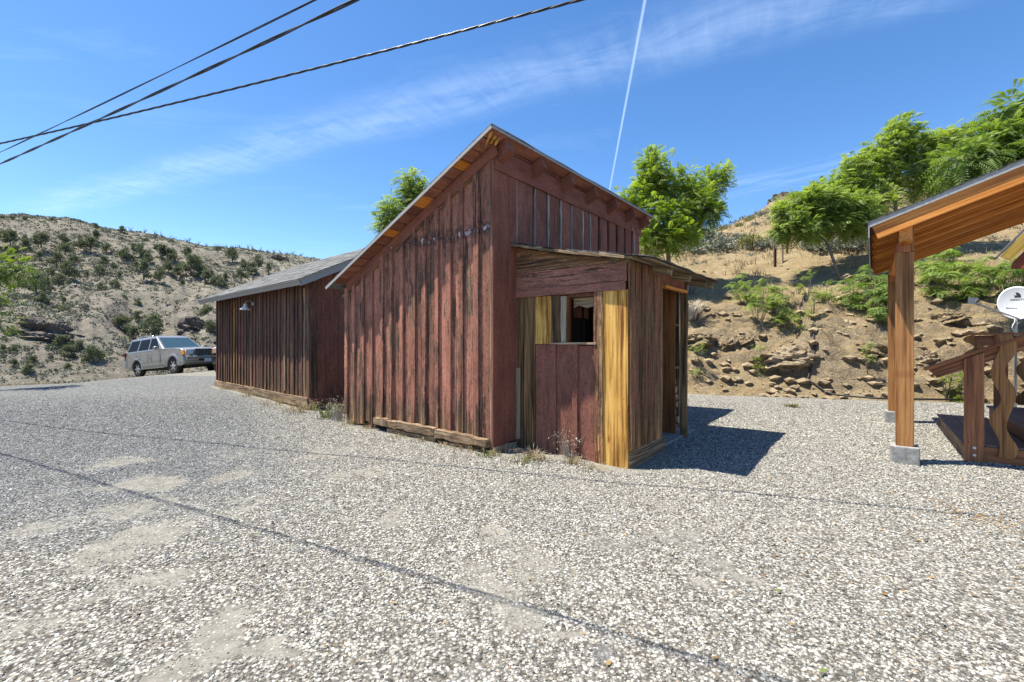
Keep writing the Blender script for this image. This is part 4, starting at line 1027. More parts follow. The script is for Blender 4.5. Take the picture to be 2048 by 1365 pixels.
        for cx in (FX, RX):
            wl_ = MB(); wl_.lathe([(.20, -.10), (.34, -.115), (RW, -.08), (RW, .08), (.34, .115), (.24, .10), (.2, .06)], V(cx, sg*.86, ZW), V(0, sg, 0), 28); ty = mk(wl_, 'wheel', M['tyre'])
            rm = MB(); rm.lathe([(.235, .085), (.225, .055), (.10, .055), (.07, .105), (.0, .115)], V(cx, sg*.86, ZW), V(0, sg, 0), 24, close=True)
            for j in range(6):
                a = j*math.pi/3; d = V(math.cos(a), 0, math.sin(a)); rm.board(V(cx, sg*.86, ZW)+V(0, sg*.06, 0)+d*.06-np.cross(d, V(0, 1, 0))*.032, d, np.cross(d, V(0, 1, 0)), V(0, sg, 0), .165, .064, .045)
            mk(rm, 'rim', M['rim'], ty)
            hm = MB()
            for j in range(6):
                a = (j+.5)*math.pi/3; hm.lathe([(.042, 0), (.042, .006)], V(cx+.155*math.cos(a), sg*.918, ZW+.155*math.sin(a)), V(0, sg, 0), 8)
            hm.build_each('rim_opening', M['trimblack'], ty, local=True)
    ws = MB()
    def wp(t, y, off=.008): x = .82+(-.12-.82)*t; z = zb+(zt-zb)*t; w = wb+(wt-wb)*t; return V(x+off, y*w, z+off)
    ws.add([wp(.14, -.88), wp(.14, .88), wp(.9, .88), wp(.9, -.88)], [[0, 1, 2, 3]], None, .5); mk(ws, 'windscreen', M['glass2'])
    ws = MB(); ws.add([V(-2.50, -.78, 1.32), V(-2.50, .78, 1.32), V(-2.325, .64, 1.83), V(-2.325, -.64, 1.83)], [[3, 2, 1, 0]], None, .5); mk(ws, 'rear_window', M['glass'])
    gr = MB(); gr.prism([(-.50, .82), (.50, .82), (.47, 1.10), (-.47, 1.10)], V(2.49, 0, 0), Y_, Z, X_, .035); grille = mk(gr, 'grille', M['trimblack'])
    gr = MB()
    for j in range(15): gr.board(V(2.522, -.46+j*.066-.012, .83), Z, Y_, X_, .24, .018, .014)
    gr.board(V(2.515, -.50, 1.10), Y_, Z, X_, 1.0, .03, .022); mk(gr, 'grille_bar', M['chrome'], grille)
    bp_ = MB(); bp_.board(V(2.50, -.93, .60), Y_, Z, X_, 1.86, .17, .13); mk(bp_, 'front_bumper', paint2, bevel=.03)
    bp_ = MB(); bp_.board(V(2.60, -.4, .56), Y_, Z, X_, .8, .10, .035); mk(bp_, 'bumper_intake', M['trimblack'])
    bp_ = MB(); bp_.board(V(2.637, -.16, .50), Y_, Z, X_, .32, .16, .008); mk(bp_, 'licence_plate', M['plate'])
    bp_ = MB(); bp_.board(V(-2.66, -.93, .52), Y_, Z, X_, 1.86, .24, .12); mk(bp_, 'rear_bumper', paint2, bevel=.03)
    ub = MB(); ub.board(V(-2.4, -.7, .30), X_, Y_, Z, 4.7, 1.4, .22); ub.board(V(FX-.05, -.85, .33), X_, Y_, Z, .1, 1.7, .1); mk(ub, 'underbody', M['trimblack'])
    root.rotation_euler = (roll, pitch, heading); root.location = loc
    return root
fr = V(-15.85+.05, 21.1+.3, 0); re = V(-18.6+.05, 22.4+.3, 0)
d = fr-re; hd = math.atan2(d[1], d[0]); zf = float(near_g(fr[0], fr[1]))+.012; zr_ = float(near_g(re[0], re[1]))+.012
side = V(math.sin(hd), -math.cos(hd), 0)     # towards the camera-side flank
mid = (fr+re)/2-side*.86+d/np.linalg.norm(d)*(-.07)
pit = -math.atan2(zf-zr_, 3.02)
suv('parked_car', 'silver beige full size sport utility vehicle parked beyond the drive', 'car', (mid[0], mid[1], (zf+zr_)/2-.03), hd, pit, M['silver'], M['silver2'])
c2 = V(-12.90, 21.0, 0)
suv('parked_car', 'dark green four wheel drive vehicle mostly hidden behind the far shed', 'car', (c2[0], c2[1]+.9, float(near_g(c2[0], c2[1]))+.02), math.radians(-64), 0, M['dark_paint'], M['trimblack'])
# ================================================================ land meshes
def grid_mesh(name, X, Y, Zz, mat, kind='structure', attrs=None, smooth=True):
    n, m = X.shape; v = np.stack([X, Y, Zz], -1).reshape(-1, 3)
    i = np.arange(n-1)[:, None]*m+np.arange(m-1)[None]; i = i.ravel()
    f = np.stack([i, i+m, i+m+1, i+1], 1)
    # orient upwards
    a = v[f[0, 1]]-v[f[0, 0]]; b = v[f[0, 3]]-v[f[0, 0]]
    if np.cross(a, b)[2] < 0: f = f[:, ::-1]
    o = np_mesh(name, v, f, mat, attrs=attrs, smooth=smooth); 
    if kind: o['kind'] = kind
    return o
# ground: one polar sheet from under the camera to the horizon
rho = np.unique(np.concatenate([np.linspace(.0, 20, 40), np.linspace(20, 48, 70), np.linspace(48, 165, 230), np.linspace(165, 230, 20), np.geomspace(230, 3500, 12)]))
th = np.concatenate([np.linspace(-180, -62, 40)[:-1], np.linspace(-62, -8, 330)[:-1], np.linspace(-8, 180, 70)])*math.pi/180
RR, TT = np.meshgrid(rho, th, indexing='ij'); X = RR*np.sin(TT); Y = RR*np.cos(TT)
Zg = ground_h(X, Y)-.05*(RR < 32); Zg = np.where(RR > 235, np.minimum(Zg, 14)*np.clip(1-(RR-235)/900, 0, 1)-3, Zg)
grid_mesh('ground', X, Y, Zg, M['hill'])
# gravel yard with an irregular far edge
def gravel_edge(x, y):
    """positive inside the gravel"""
    s, q = bank_sq(x, y)
    e1 = -(q)-.02+(fbm(x*.9, y*.9, 3, 55)-.5)*.5+30*sst(s, -5, -9)              # toe of the bank
    # behind the parked car
    e2 = (-(y-19.0)+.87*(x+20.8))*.75+1.0+(fbm(x*.4, y*.4, 3, 8)-.5)*1.2
    e3 = 26-y+(fbm(x*.3, y*.3+7, 3, 8)-.5)*1.2
    e = np.minimum(e1, np.minimum(np.where(x < -10, -(y-(19.4+(x+20.8)*1.0))+.3*(fbm(x*.7, y*.7, 3, 8)-.5), 99), e3))
    return np.minimum(e, np.minimum(26+x, 26-x))
ys = np.concatenate([np.linspace(-12, 1, 20), np.linspace(1.1, 14, 170), np.linspace(14.15, 27, 80)]); xs_ = np.concatenate([np.linspace(-26, -12.2, 80), np.linspace(-12, 13, 260), np.linspace(13.3, 26, 30)])
X, Y = np.meshgrid(xs_, ys, indexing='ij')
def zones(x, y):
    """x: grey drive, y: bare dirt, z: dark stain"""
    X_ = np.asarray(x, float); Y_ = np.asarray(y, float)
    # blue-grey drive on the left; border runs from the far corner of the second shed towards the camera
    bd = -1.9-.62*(Y_-5.0)*1.0
    bd = np.where(Y_ > 5, -2.6-.60*(Y_-5.), -2.6+.2*(5-Y_))
    grey = np.clip(.62+(bd-X_)*.42, 0, 1)*np.where(Y_ > 3.2, 1, .65+.0*Y_)
    grey = grey*sst(Y_, 1.8, 6.2)**.5
    grey = grey*.95
    al = -.64*X_+.77*Y_; ac = .77*X_+.64*Y_; n = .6*fbm(al*.22, ac*1.05, 3, 33)+.4*fbm(X_*1.6, Y_*1.6, 4, 34)
    dirt = np.zeros_like(X_); wx = (fbm(X_*2.5, Y_*2.5, 3, 81)-.5)*.8; wy = (fbm(X_*2.5, Y_*2.5, 3, 82)-.5)*.8
    def blob(px, py, rx, ry, a=1.):
        Yb = 1365/(py-682.5); Xb = (px-1024)/910*Yb; nonlocal dirt
        sx = rx/910*Yb; sy = ry/(py-682.5)*Yb
        d = np.sqrt(((X_-Xb+wx)/sx)**2+((Y_-Yb+wy)/sy)**2); dirt = np.maximum(dirt, a*sst(d, 1.25, .45))
    for b in [(275, 975, 95, 30, .8), (215, 930, 60, 22, .6), (330, 1010, 110, 30, .55), (250, 1090, 120, 50, .68), (330, 1180, 120, 50, .62), (200, 1210, 90, 60, .55), (440, 1300, 120, 55, .72), (570, 1300, 80, 45, .95), (500, 1250, 60, 40, .7),
              (575, 1210, 30, 14, .8), (790, 1030, 40, 14, .7), (980, 1075, 80, 28, .6), (1055, 1125, 100, 40, .6), (1075, 1165, 60, 20, .5), (1400, 1110, 70, 25, .5), (1500, 1135, 90, 25, .65), (1350, 1170, 60, 40, .5),
              (1060, 1245, 35, 14, .7), (1250, 1080, 90, 40, .45), (1360, 1075, 80, 30, .5), (650, 905, 60, 20, .5), (700, 950, 90, 16, .6), (120, 1000, 60, 30, .4), (480, 905, 100, 14, .4), (1200, 1200, 120, 30, .35), (1600, 1140, 80, 20, .4), (430, 1040, 90, 20, .5)]: blob(*b)
    d2 = dirt; dirt = np.zeros_like(X_)
    for b in [(1140, 1300, 38, 36, 1.), (1120, 1275, 28, 14, .8), (900, 975, 60, 14, .4), (1080, 1025, 100, 14, .45), (1150, 1050, 80, 12, .5), (1300, 1085, 110, 22, .42), (1440, 1105, 80, 16, .4), (930, 1340, 90, 20, .35), (1475, 1145, 70, 12, .3), (110, 985, 100, 14, .25)]: blob(*b)
    dark = dirt
    s, q = bank_sq(X_, Y_)
    d2 = np.maximum(d2*.82, .55*sst(q, -.9, .1))
    d2 = np.maximum(d2, .54*sst(n, .50, .66)*sst(Y_, 9, 5)*(.5+.5*sst(X_, 3.0, 1.0)))
    dxa, dya = X_-A0[0], Y_-A0[1]; ua = dxa*U[0]+dya*U[1]; wa = dxa*N_[0]+dya*N_[1]
    dw = np.minimum(np.hypot(np.maximum(np.maximum(-ua, ua-4.86), 0), np.maximum(np.maximum(-3.5-wa, wa), 0)), np.hypot(np.maximum(np.maximum(.5-ua, ua-1.6), 0), np.maximum(np.maximum(-wa, wa-1.7), 0)))
    dxb, dyb = X_-B0[0], Y_-B0[1]; ub = dxb*U2[0]+dyb*U2[1]; vb_ = dxb*V2[0]+dyb*V2[1]; dw = np.minimum(dw, np.hypot(np.maximum(-ub, 0), np.maximum(np.maximum(-vb_, vb_-6.5), 0)))
    d2 = np.maximum(d2, .8*sst(dw+.35*(n-.5), .38, .05))
    d2 = np.maximum(d2, .75*sst(gravel_edge(X_, Y_), .9, .0))
    return np.stack([grey, d2, dark], -1)
keep = gravel_edge(X, Y) > -.25
Zr = near_g(X, Y)+.012+np.where(gravel_edge(X, Y) < .35, -.09*(1-np.clip(gravel_edge(X, Y)/.35, -1, 1)), 0)
Zr = Zr+(fbm(X*5, Y*5, 2, 71)-.5)*.012
n, m = X.shape; v = np.stack([X, Y, Zr], -1).reshape(-1, 3); i = (np.arange(n-1)[:, None]*m+np.arange(m-1)[None])
kk = keep[:-1, :-1] & keep[1:, :-1] & keep[:-1, 1:] & keep[1:, 1:]; i = i[kk]
f = np.stack([i, i+m, i+m+1, i+1], 1); used, inv = np.unique(f, return_inverse=True)
zz = zones(X, Y).reshape(-1, 3)
o = np_mesh('gravel_yard', v[used], inv.reshape(-1, 4), M['gravel'], attrs={'zone': zz[used]}, smooth=True); o['kind'] = 'structure'
# cut bank and hill on the right
s_ = np.concatenate([np.linspace(-16, -2, 50)[:-1], np.linspace(-2, 12, 260)[:-1], np.linspace(12, 30, 80)]); q_ = np.concatenate([np.linspace(-.6, 5.5, 130)[:-1], np.linspace(5.5, 12, 70)[:-1], np.linspace(12, 40, 110)[:-1], np.linspace(40, 90, 20)])
S_, Q_ = np.meshgrid(s_, q_, indexing='ij'); F_ = 1+np.maximum(Q_-2, 0)/13.0; S2 = S_*F_
X = T0[0]+S2*TU[0]+Q_*TN[0]; Y = T0[1]+S2*TU[1]+Q_*TN[1]
grid_mesh('hill', X, Y, bank_h(X, Y), M['bank'], attrs=None)
# loose pebbles over the near gravel (instanced, one object)
def pebbles():
    n = 720000
    # sample in the part of the yard the photograph looks at, denser near
    y = 1.2+np.abs(RNG.random(n))**.66*10.8
    x = (RNG.random(n)*2-1)*(1.30*y+.9)
    zn = zones(x, y); cov = 1-1.05*np.clip(1.3*zn[:, 1]+1.5*(fbm(x*7, y*7, 4, 3)-.5)*sst(zn[:, 1], .05, .35), 0, .80)-.8*zn[:, 2]
    cov = cov*(.5+.8*fbm(x*2.2, y*2.2, 3, 13))*np.clip((11.8-y)/4.5, 0, 1)
    ok = (RNG.random(n) < cov)
    s, q = bank_sq(x, y); ok &= q < -.1
    # not inside the sheds
    dx, dy = x-A0[0], y-A0[1]; uu = dx*U[0]+dy*U[1]; ww = dx*N_[0]+dy*N_[1]
    ok &= ~((uu > .0) & (uu < 4.86) & (ww > -3.5) & (ww < 0)); ok &= ~((uu > .52) & (uu < 3.1) & (ww >= 0) & (ww < 1.68))
    x, y, zn = x[ok], y[ok], zn[ok]; n = len(x)
    z = near_g(x, y)+.012+(fbm(x*5, y*5, 2, 71)-.5)*.012
    far = np.clip((y-2)/6, 0, 1)
    r = (.0031+.0050*RNG.random(n)**2.0)*(1+.55*far); r = np.where(RNG.random(n) < .012, r*1.7, r)
    r = r*(1-.22*np.clip(zn[:, 0], 0, 1))*(1-.35*np.clip(zn[:, 1]*1.3, 0, 1))
    wh = np.array([(.09, .087, .08), (.16, .152, .132), (.25, .240, .208), (.36, .350, .31), (.54, .53, .485), (.38, .35, .28), (.26, .18, .11)]); pw = np.array([.11, .17, .25, .26, .13, .07, .010])
    gr = np.array([(.06, .063, .065), (.115, .121, .124), (.18, .188, .19), (.255, .262, .262), (.38, .378, .36), (.17, .155, .13)]); pg = np.array([.12, .24, .28, .20, .12, .04])
    cw = wh[RNG.choice(7, n, p=pw/pw.sum())]; cg = gr[RNG.choice(6, n, p=pg/pg.sum())]
    g = zn[:, 0]+.5*(fbm(x*2.6, y*2.6, 3, 4)-.5)
    c = np.where((RNG.random(n) < g*.95)[:, None], cg, cw)*(.85+.3*RNG.random(n))[:, None]
    v = np.stack([x, y, z+r*.25], -1)
    sc = np.stack([r*(.8+.6*RNG.random(n)), r*(.7+.4*RNG.random(n)), r*(.42+.3*RNG.random(n))], -1)
    rot = np.stack([(RNG.random(n)-.5)*.9, (RNG.random(n)-.5)*.9, RNG.random(n)*6.28], -1)
    me = bpy.data.meshes.new('loose_gravel'); me.vertices.add(n); me.vertices.foreach_set('co', v.astype(np.float32).ravel())
    for nm, a in (('pcol', c), ('scl', sc), ('rot', rot)):
        at_ = me.attributes.new(nm, 'FLOAT_VECTOR', 'POINT'); at_.data.foreach_set('vector', a.astype(np.float32).ravel())
    ob = bpy.data.objects.new('loose_gravel', me); COL.objects.link(ob); tag(ob, 'loose pale and grey pebbles covering the yard', 'gravel', kind='stuff')
    ng = bpy.data.node_groups.new('pebble_scatter', 'GeometryNodeTree'); ng.interface.new_socket('Geometry', in_out='INPUT', socket_type='NodeSocketGeometry'); ng.interface.new_socket('Geometry', in_out='OUTPUT', socket_type='NodeSocketGeometry')
    N = ng.nodes; L = ng.links; gi = N.new('NodeGroupInput'); go = N.new('NodeGroupOutput')
    ico = N.new('GeometryNodeMeshIcoSphere'); ico.inputs['Radius'].default_value = 1; ico.inputs['Subdivisions'].default_value = 2
    sp = N.new('GeometryNodeSetPosition'); nt = N.new('ShaderNodeTexNoise'); nt.inputs['Scale'].default_value = .9
    vm = N.new('ShaderNodeVectorMath'); vm.operation = 'SUBTRACT'; vm.inputs[1].default_value = (.5, .5, .5); vm2 = N.new('ShaderNodeVectorMath'); vm2.operation = 'SCALE'; vm2.inputs['Scale'].default_value = 1.3
    L.new(ico.outputs[0], sp.inputs[0]); L.new(nt.outputs['Color'], vm.inputs[0]); L.new(vm.outputs[0], vm2.inputs[0]); L.new(vm2.outputs[0], sp.inputs['Offset'])
    ss = N.new('GeometryNodeSetShadeSmooth'); L.new(sp.outputs[0], ss.inputs[0])
    sm = N.new('GeometryNodeSetMaterial'); sm.inputs['Material'].default_value = M['pebble']; L.new(ss.outputs[0], sm.inputs[0])
    iop = N.new('GeometryNodeInstanceOnPoints'); L.new(gi.outputs[0], iop.inputs['Points']); L.new(sm.outputs[0], iop.inputs['Instance'])
    def na(nm):
        q = N.new('GeometryNodeInputNamedAttribute'); q.data_type = 'FLOAT_VECTOR'; q.inputs[0].default_value = nm; return q.outputs[0]
    e2r = N.new('FunctionNodeEulerToRotation'); L.new(na('rot'), e2r.inputs[0]); L.new(e2r.outputs[0], iop.inputs['Rotation']); L.new(na('scl'), iop.inputs['Scale'])
    L.new(iop.outputs[0], go.inputs[0]); md = ob.modifiers.new('scatter', 'NODES'); md.node_group = ng
    me.materials.append(M['pebble'])
pebbles()

# ================================================================ rocks on the bank, hose, stakes
def rock_mesh(name, c, rx, ry, rz, seed, mat, label, cat='rock', group=None, seg=34, rot=0., ridge=.6):
    ph = np.linspace(0, math.pi, seg); tt = np.linspace(0, 2*math.pi, 2*seg, endpoint=False); PH, T_ = np.meshgrid(ph, tt, indexing='ij')
    x, y, z = np.sin(PH)*np.cos(T_), np.sin(PH)*np.sin(T_), np.cos(PH)
    d = 1+ridge*(ridged(x*1.3+seed+z*.8, y*1.5+z*1.9+seed*2, 4, seed)-.6)*1.6+(fbm(x*4+seed, y*4+z*4, 3, seed+5)-.5)*.25
    q = .22; d = np.round(d/q*1.0)*q*.35+d*.65
    x, y, z = x*d*rx, y*d*ry, z*d*rz; ca, sa = math.cos(rot), math.sin(rot)
    v = np.stack([x*ca-y*sa, x*sa+y*ca, z], -1).reshape(-1, 3)
    n, m = PH.shape; i = (np.arange(n-1)[:, None]*m+np.arange(m)[None]).ravel(); j = (np.arange(n-1)[:, None]*m+(np.arange(m)[None]+1) % m).ravel()
    f = np.stack([i, i+m, j+m, j], 1)
    o = np_mesh(name, v, f, mat, smooth=False); o.location = c; tag(o, label, cat, group); return o
def onbank(px, py, y0=10): return hit(px, py, bank_h, y0, 70)
rocks = [(1574, 722, .85, .62, .42, 'large rounded brown boulder under the black hose on the bank'), (1400, 685, .62, .5, .30, 'flat tan rock low on the bank beside the lean-to'), (1490, 683, .36, .3, .22, 'small blocky rock left of the boulder on the bank'),
         (1460, 690, .34, .3, .26, 'angular grey rock next to the small blocky rock'), (1700, 655, .55, .45, .35, 'dark cracked rock right of the hose on the bank'), (1650, 690, .5, .4, .26, 'tan rock between the hose and the porch post'),
         (1735, 705, .5, .4, .3, 'rust coloured rock ledge beside the porch post'), (1590, 640, .3, .25, .18, 'pale rock above the boulder on the bank'), (1870, 725, .42, .34, .30, 'knotty brown rock in front of the handrail end'), (1900, 640, .5, .4, .22, 'tan ledge rock beneath the ferny plants'),
         (1690, 560, .5, .3, .2, 'grey shattered rock near the leaning tree'), (1960, 690, .6, .4, .25, 'ochre rock slab behind the far railing')]
for k, (px, py, a, b_, c_, lab) in enumerate(rocks):
    h = onbank(px, py)
    if h is not None: rock_mesh('rock', (h[0], h[1]+b_*.15, h[2]-c_*.18), a, b_, c_, 3+k*5, M['bank' if k in (1, 2, 3, 5, 6, 7, 9, 11) else 'rock'], lab, rot=k*.8)
# small loose stones over the bank face: stuff
def stones():
    vs = []; fs = []; n = 1100; k = 0
    s = RNG.uniform(-1.5, 14, n); q = np.abs(RNG.normal(0, 1, n))*3.0+.05; q[: n//6] = RNG.random(n//6)*.8
    x = T0[0]+s*TU[0]+q*TN[0]; y = T0[1]+s*TU[1]+q*TN[1]; z = bank_h(x, y)
    base = np.array([(1, 0, 0), (-1, 0, 0), (0, 1, 0), (0, -1, 0), (0, 0, 1), (0, 0, -1), (.7, .7, .5), (-.6, .7, .55), (.6, -.7, .6), (-.7, -.6, .5)], float)
    tri = [(0, 6, 8), (4, 6, 7), (4, 8, 6), (4, 9, 8), (4, 7, 9), (2, 7, 6), (3, 8, 9), (1, 9, 7), (0, 2, 6), (0, 8, 3), (1, 3, 9), (1, 7, 2), (0, 5, 2), (0, 3, 5), (1, 5, 3), (1, 2, 5)]
    V_ = []; F2 = []
    for i in range(n):
        r = .02+.15*random.random()**4.0; a = random.random()*6.28; b = base*(1+RNG.uniform(-.3, .3, base.shape))*np.array([r*1.3, r, r*.7])
        ca, sa = math.cos(a), math.sin(a); b = b@np.array([[ca, sa, 0], [-sa, ca, 0], [0, 0, 1]])
        V_.append(b+np.array([x[i], y[i], z[i]+r*.2])); F2 += [[j+10*i for j in t] for t in tri]
    o = np_mesh('loose_stones', np.concatenate(V_), np.array(F2), M['rock']); tag(o, 'scattered loose stones on the earth bank', 'stones', kind='stuff')
stones()
# rock crest on the hill skyline
for k, (px, py, a, b_, c_, lab) in enumerate([(1578, 402, 1.9, 1.1, 1.0, 'dark jagged rock crest on the skyline of the right hill'), (1554, 418, .8, .6, .5, 'small dark rock on the skyline left of the jagged crest')]):
    Yc = 44; p = at(px, py, Yc); rock_mesh('rock_outcrop', (p[0], p[1], float(bank_h(p[0], p[1], False))+.2), a*.8, b_*.8, c_*.6, 40+k, M['rock'], lab, 'rock', rot=.3, ridge=1.0)
for (px, py, a, c_, lab) in [(378, 600, 3.4, 3.4, 'grey rock outcrop below the bench on the left hillside'), (385, 655, 2.6, 2.2, 'grey rock outcrop low on the left hillside above the silver car'), (90, 665, 4.4, 2.4, 'dark broken rock outcrop at the left of the hillside'), (240, 560-78, 1.6, 1.1, 'small brown rock high on the left hillside'), (560, 520, 3.4, 2.2, 'rock slab near the right end of the left ridge')]:
    h = hit(px, py, ground_h, 40, 170)
    if h is not None: rock_mesh('rock_outcrop', tuple(h-V(0, 0, c_*.25)), a*.62, a*.5, c_*.62, int(px) % 37+3, M['rock_dark'], lab, 'rock', seg=44, ridge=1.1)
# hose
hp = []
for px, py in [(1690, 602), (1650, 600), (1617, 594), (1607, 606), (1600, 632), (1598, 655), (1607, 682), (1622, 700), (1629, 720), (1628, 738), (1620, 752), (1614, 768)]:
    h = hit(px, py, bank_h, 10, 60, 9000); hp.append(h+V(0, 0, .0)) if h is not None else None
hp += [at(1630, 780, 12.7)*V(1, 1, 0)+V(0, 0, .1), at(1680, 793, 12.05)*V(1, 1, 0)+V(0, 0, .03), at(1760, 800, 11.4)*V(1, 1, 0)+V(0, 0, .03), at(1850, 803, 11.2)*V(1, 1, 0)+V(0, 0, .03), at(1990, 806, 11.1)*V(1, 1, 0)+V(0, 0, .03)]
pts = []
for i in range(len(hp)-1):
    for t in np.linspace(0, 1, 10, endpoint=False):
        p = hp[i]*(1-t)+hp[i+1]*t; 
        bz = float(bank_h(p[0], p[1])); p[2] = max(bz, float(near_g(p[0], p[1])))+.035; pts.append(p)
pts = np.array(pts); ker = np.ones(7)/7; pts = np.stack([np.convolve(np.pad(pts[:, k], 3, mode='edge'), ker, 'valid') for k in range(3)], 1); pts[:, 2] += .03
mb = MB(); mb.tube(list(pts), .024, 8); tag(mb.build('hose', M['black']), 'black hose snaking down the earth bank and along its foot', 'hose')
def stake(px, py, top, r, lab, mat):
    h = onbank(px, py); ht = (py-top)/910*h[1]; mb = MB(); mb.board(h-V(r, r, .2), Z, (1, 0, 0), (0, 1, 0), ht+.2, 2*r, r, .5); mb.board(h-V(r*.3, 0, .2), Z, (1, 0, 0), (0, 1, 0), ht+.17, r*.6, 2*r, .5); tag(mb.build('fence_post', mat), lab, 'post')
stake(1550, 533, 495, .045, 'short dark metal post standing on the bank', M['rust'])
stake(1574, 505, 452, .03, 'tall thin metal rod behind the dark post', M['rust'])
stake(1565, 527, 490, .03, 'thin wooden stake beside the dark post', M['trim'])
for px, py in ((73, 765), (30, 700)):
    pass
for k, (px, py) in enumerate(((72, 763),)):
    h = hit(px, py, ground_h, 18, 60); 
    mb = MB(); mb.tube([h-V(0, 0, .2), h+V(0, 0, .75)], .04, 6); tag(mb.build('fence_post', M['rust']), 'lone dark post in the dry grass beyond the drive at left', 'post')

# ================================================================ plants
def leafmesh(Osrc, D, Nn, ln, nl, lw, ll, rnd, droop=.35, fold=.25, alt=False):
    """compound leaves: Osrc (k,3) bases, D directions, Nn up hints"""
    k = len(Osrc); D = D/np.linalg.norm(D, axis=1, keepdims=True); Sd = np.cross(D, Nn); Sd /= np.linalg.norm(Sd, axis=1, keepdims=True)+1e-9; Un = np.cross(Sd, D)
    VS = []; RS_ = []
    ts = np.linspace(.18, .96, nl)
    for t in ts:
        C = Osrc+D*(ln*t)[:, None]-np.array([0, 0, 1.])*(droop*ln*t*t)[:, None]
        T = D-np.array([0, 0, 1.])*(2*droop*t); T /= np.linalg.norm(T, axis=1, keepdims=True)
        size = (1-.45*abs(t-.45)*1.6)
        for sg in (1, -1):
            dr = Sd*sg*.9+T*.35-Un*fold; dr /= np.linalg.norm(dr, axis=1, keepdims=True)
            L = (ll*size)[:, None]; w = (lw*size)[:, None]
            a = C; b = C+dr*L*.45+T*w*.5; c = C+dr*L-Un*L*.12; d = C+dr*L*.45-T*w*.5
            VS.append(np.stack([a, b, c, d], 1)); RS_.append(rnd)
    v = np.concatenate(VS).reshape(-1, 3); r = np.repeat(np.concatenate(RS_), 4)
    f = np.arange(len(v)).reshape(-1, 4); return v, f, r
def tufts(C, R_, n, size, asp=.45, up=.2, seed=None):
    """n small leaf quads on and in an ellipsoid"""
    d = RNG.normal(size=(n, 3)); d /= np.linalg.norm(d, axis=1, keepdims=True); rr = RNG.random(n)**.45
    p = np.array(C)+d*rr[:, None]*np.array(R_)
    a = d+RNG.normal(size=(n, 3))*.7+np.array([0, 0, up]); a /= np.linalg.norm(a, axis=1, keepdims=True)
    b = np.cross(a, RNG.normal(size=(n, 3))); b /= np.linalg.norm(b, axis=1, keepdims=True)
    s = size*(.6+.8*RNG.random(n))[:, None]
    v = np.stack([p-a*s*.5, p+b*s*asp*.5, p+a*s*.5, p-b*s*asp*.5], 1).reshape(-1, 3)
    return v, np.arange(4*n).reshape(-1, 4), np.repeat(np.clip(RNG.random(n)*.7+.15+.15*d[:, 2], 0, 1), 4)
def compound_tree(name, label, cat, base, trunk, blobs, nleaf, ln, ll, lw, mat, group=None, nl=6, droop=.4, tr=.09, clus=.35, seed=0, twigs=True):
    """trunk: list of points; blobs: (centre, radius xyz, weight)"""
    base = np.array(base, float); root = thing(name, label, cat, tuple(base), 0, group)
    tb = MB(); tp = [np.array(p, float) for p in trunk]; nn = len(tp)
    tb.tube(tp, [tr*(1-.6*i/(nn-1)) for i in range(nn)], 8)
    VV = []; FF = []; RRr = []; off = 0
    wsum = sum(b[2] for b in blobs)
    for (c, r, w) in blobs:
        c = np.array(c, float); r = np.array(r, float)
        # limb from the nearest trunk point
        j = int(np.argmin([np.linalg.norm(p-c)+max(0, p[2]-c[2])*1.5 for p in tp])); p0 = tp[j]
        mid = (p0+c)/2+V(0, 0, -.1*np.linalg.norm(c-p0))+RNG.normal(size=3)*.08
        rl_ = max(.012, tr*.42); tb.tube([p0, mid, c], [rl_, rl_*.7, rl_*.35], 6)
        ncl = max(4, int(10*w/wsum*len(blobs)*2.2)); 
        dd = RNG.normal(size=(ncl, 3)); dd /= np.linalg.norm(dd, axis=1, keepdims=True); cc = c+dd*(RNG.random(ncl)**.4)[:, None]*r
        if twigs:
            for q in cc: tb.tube([mid*.15+c*.85, (c+q)/2+RNG.normal(size=3)*.04, q], [rl_*.35, rl_*.22, .004], 4)
        n = int(nleaf*w/wsum); idx = RNG.integers(0, ncl, n); spread = clus
        o = cc[idx]+RNG.normal(size=(n, 3))*spread*.45
        d = (o-c)/r; d = d+RNG.normal(size=(n, 3))*.8+np.array([0, 0, .25]); 
        d[:, 2] = d[:, 2]*.8+.12
        up = np.array([0, 0, 1.])+RNG.normal(size=(n, 3))*.35
        rn_ = np.clip(RNG.random(n)*.6+.2+.25*(o[:, 2]-c[2])/r[2]*.5+.25*(vnoise(idx*1.7, idx*0., 3)-.5), 0, 1)
        v, f, rr = leafmesh(o, d, up, ln*(.7+.6*RNG.random(n)), nl, lw*np.ones(n), ll*(.8+.4*RNG.random(n)), rn_, droop)
        VV.append(v); FF.append(f+off); RRr.append(rr); off += len(v)
    tb.build('trunk', M['bark'], root)
    v = np.concatenate(VV)-base; np_mesh('crown', v, np.concatenate(FF), mat, root, {'rnd': np.concatenate(RRr)})
    return root
def pb_(px, py, Y, rx, rz, w=1., ry=None): 
    s = Y/910.; return (at(px, py, Y), (rx*s, (ry or rx)*s, rz*s), w)
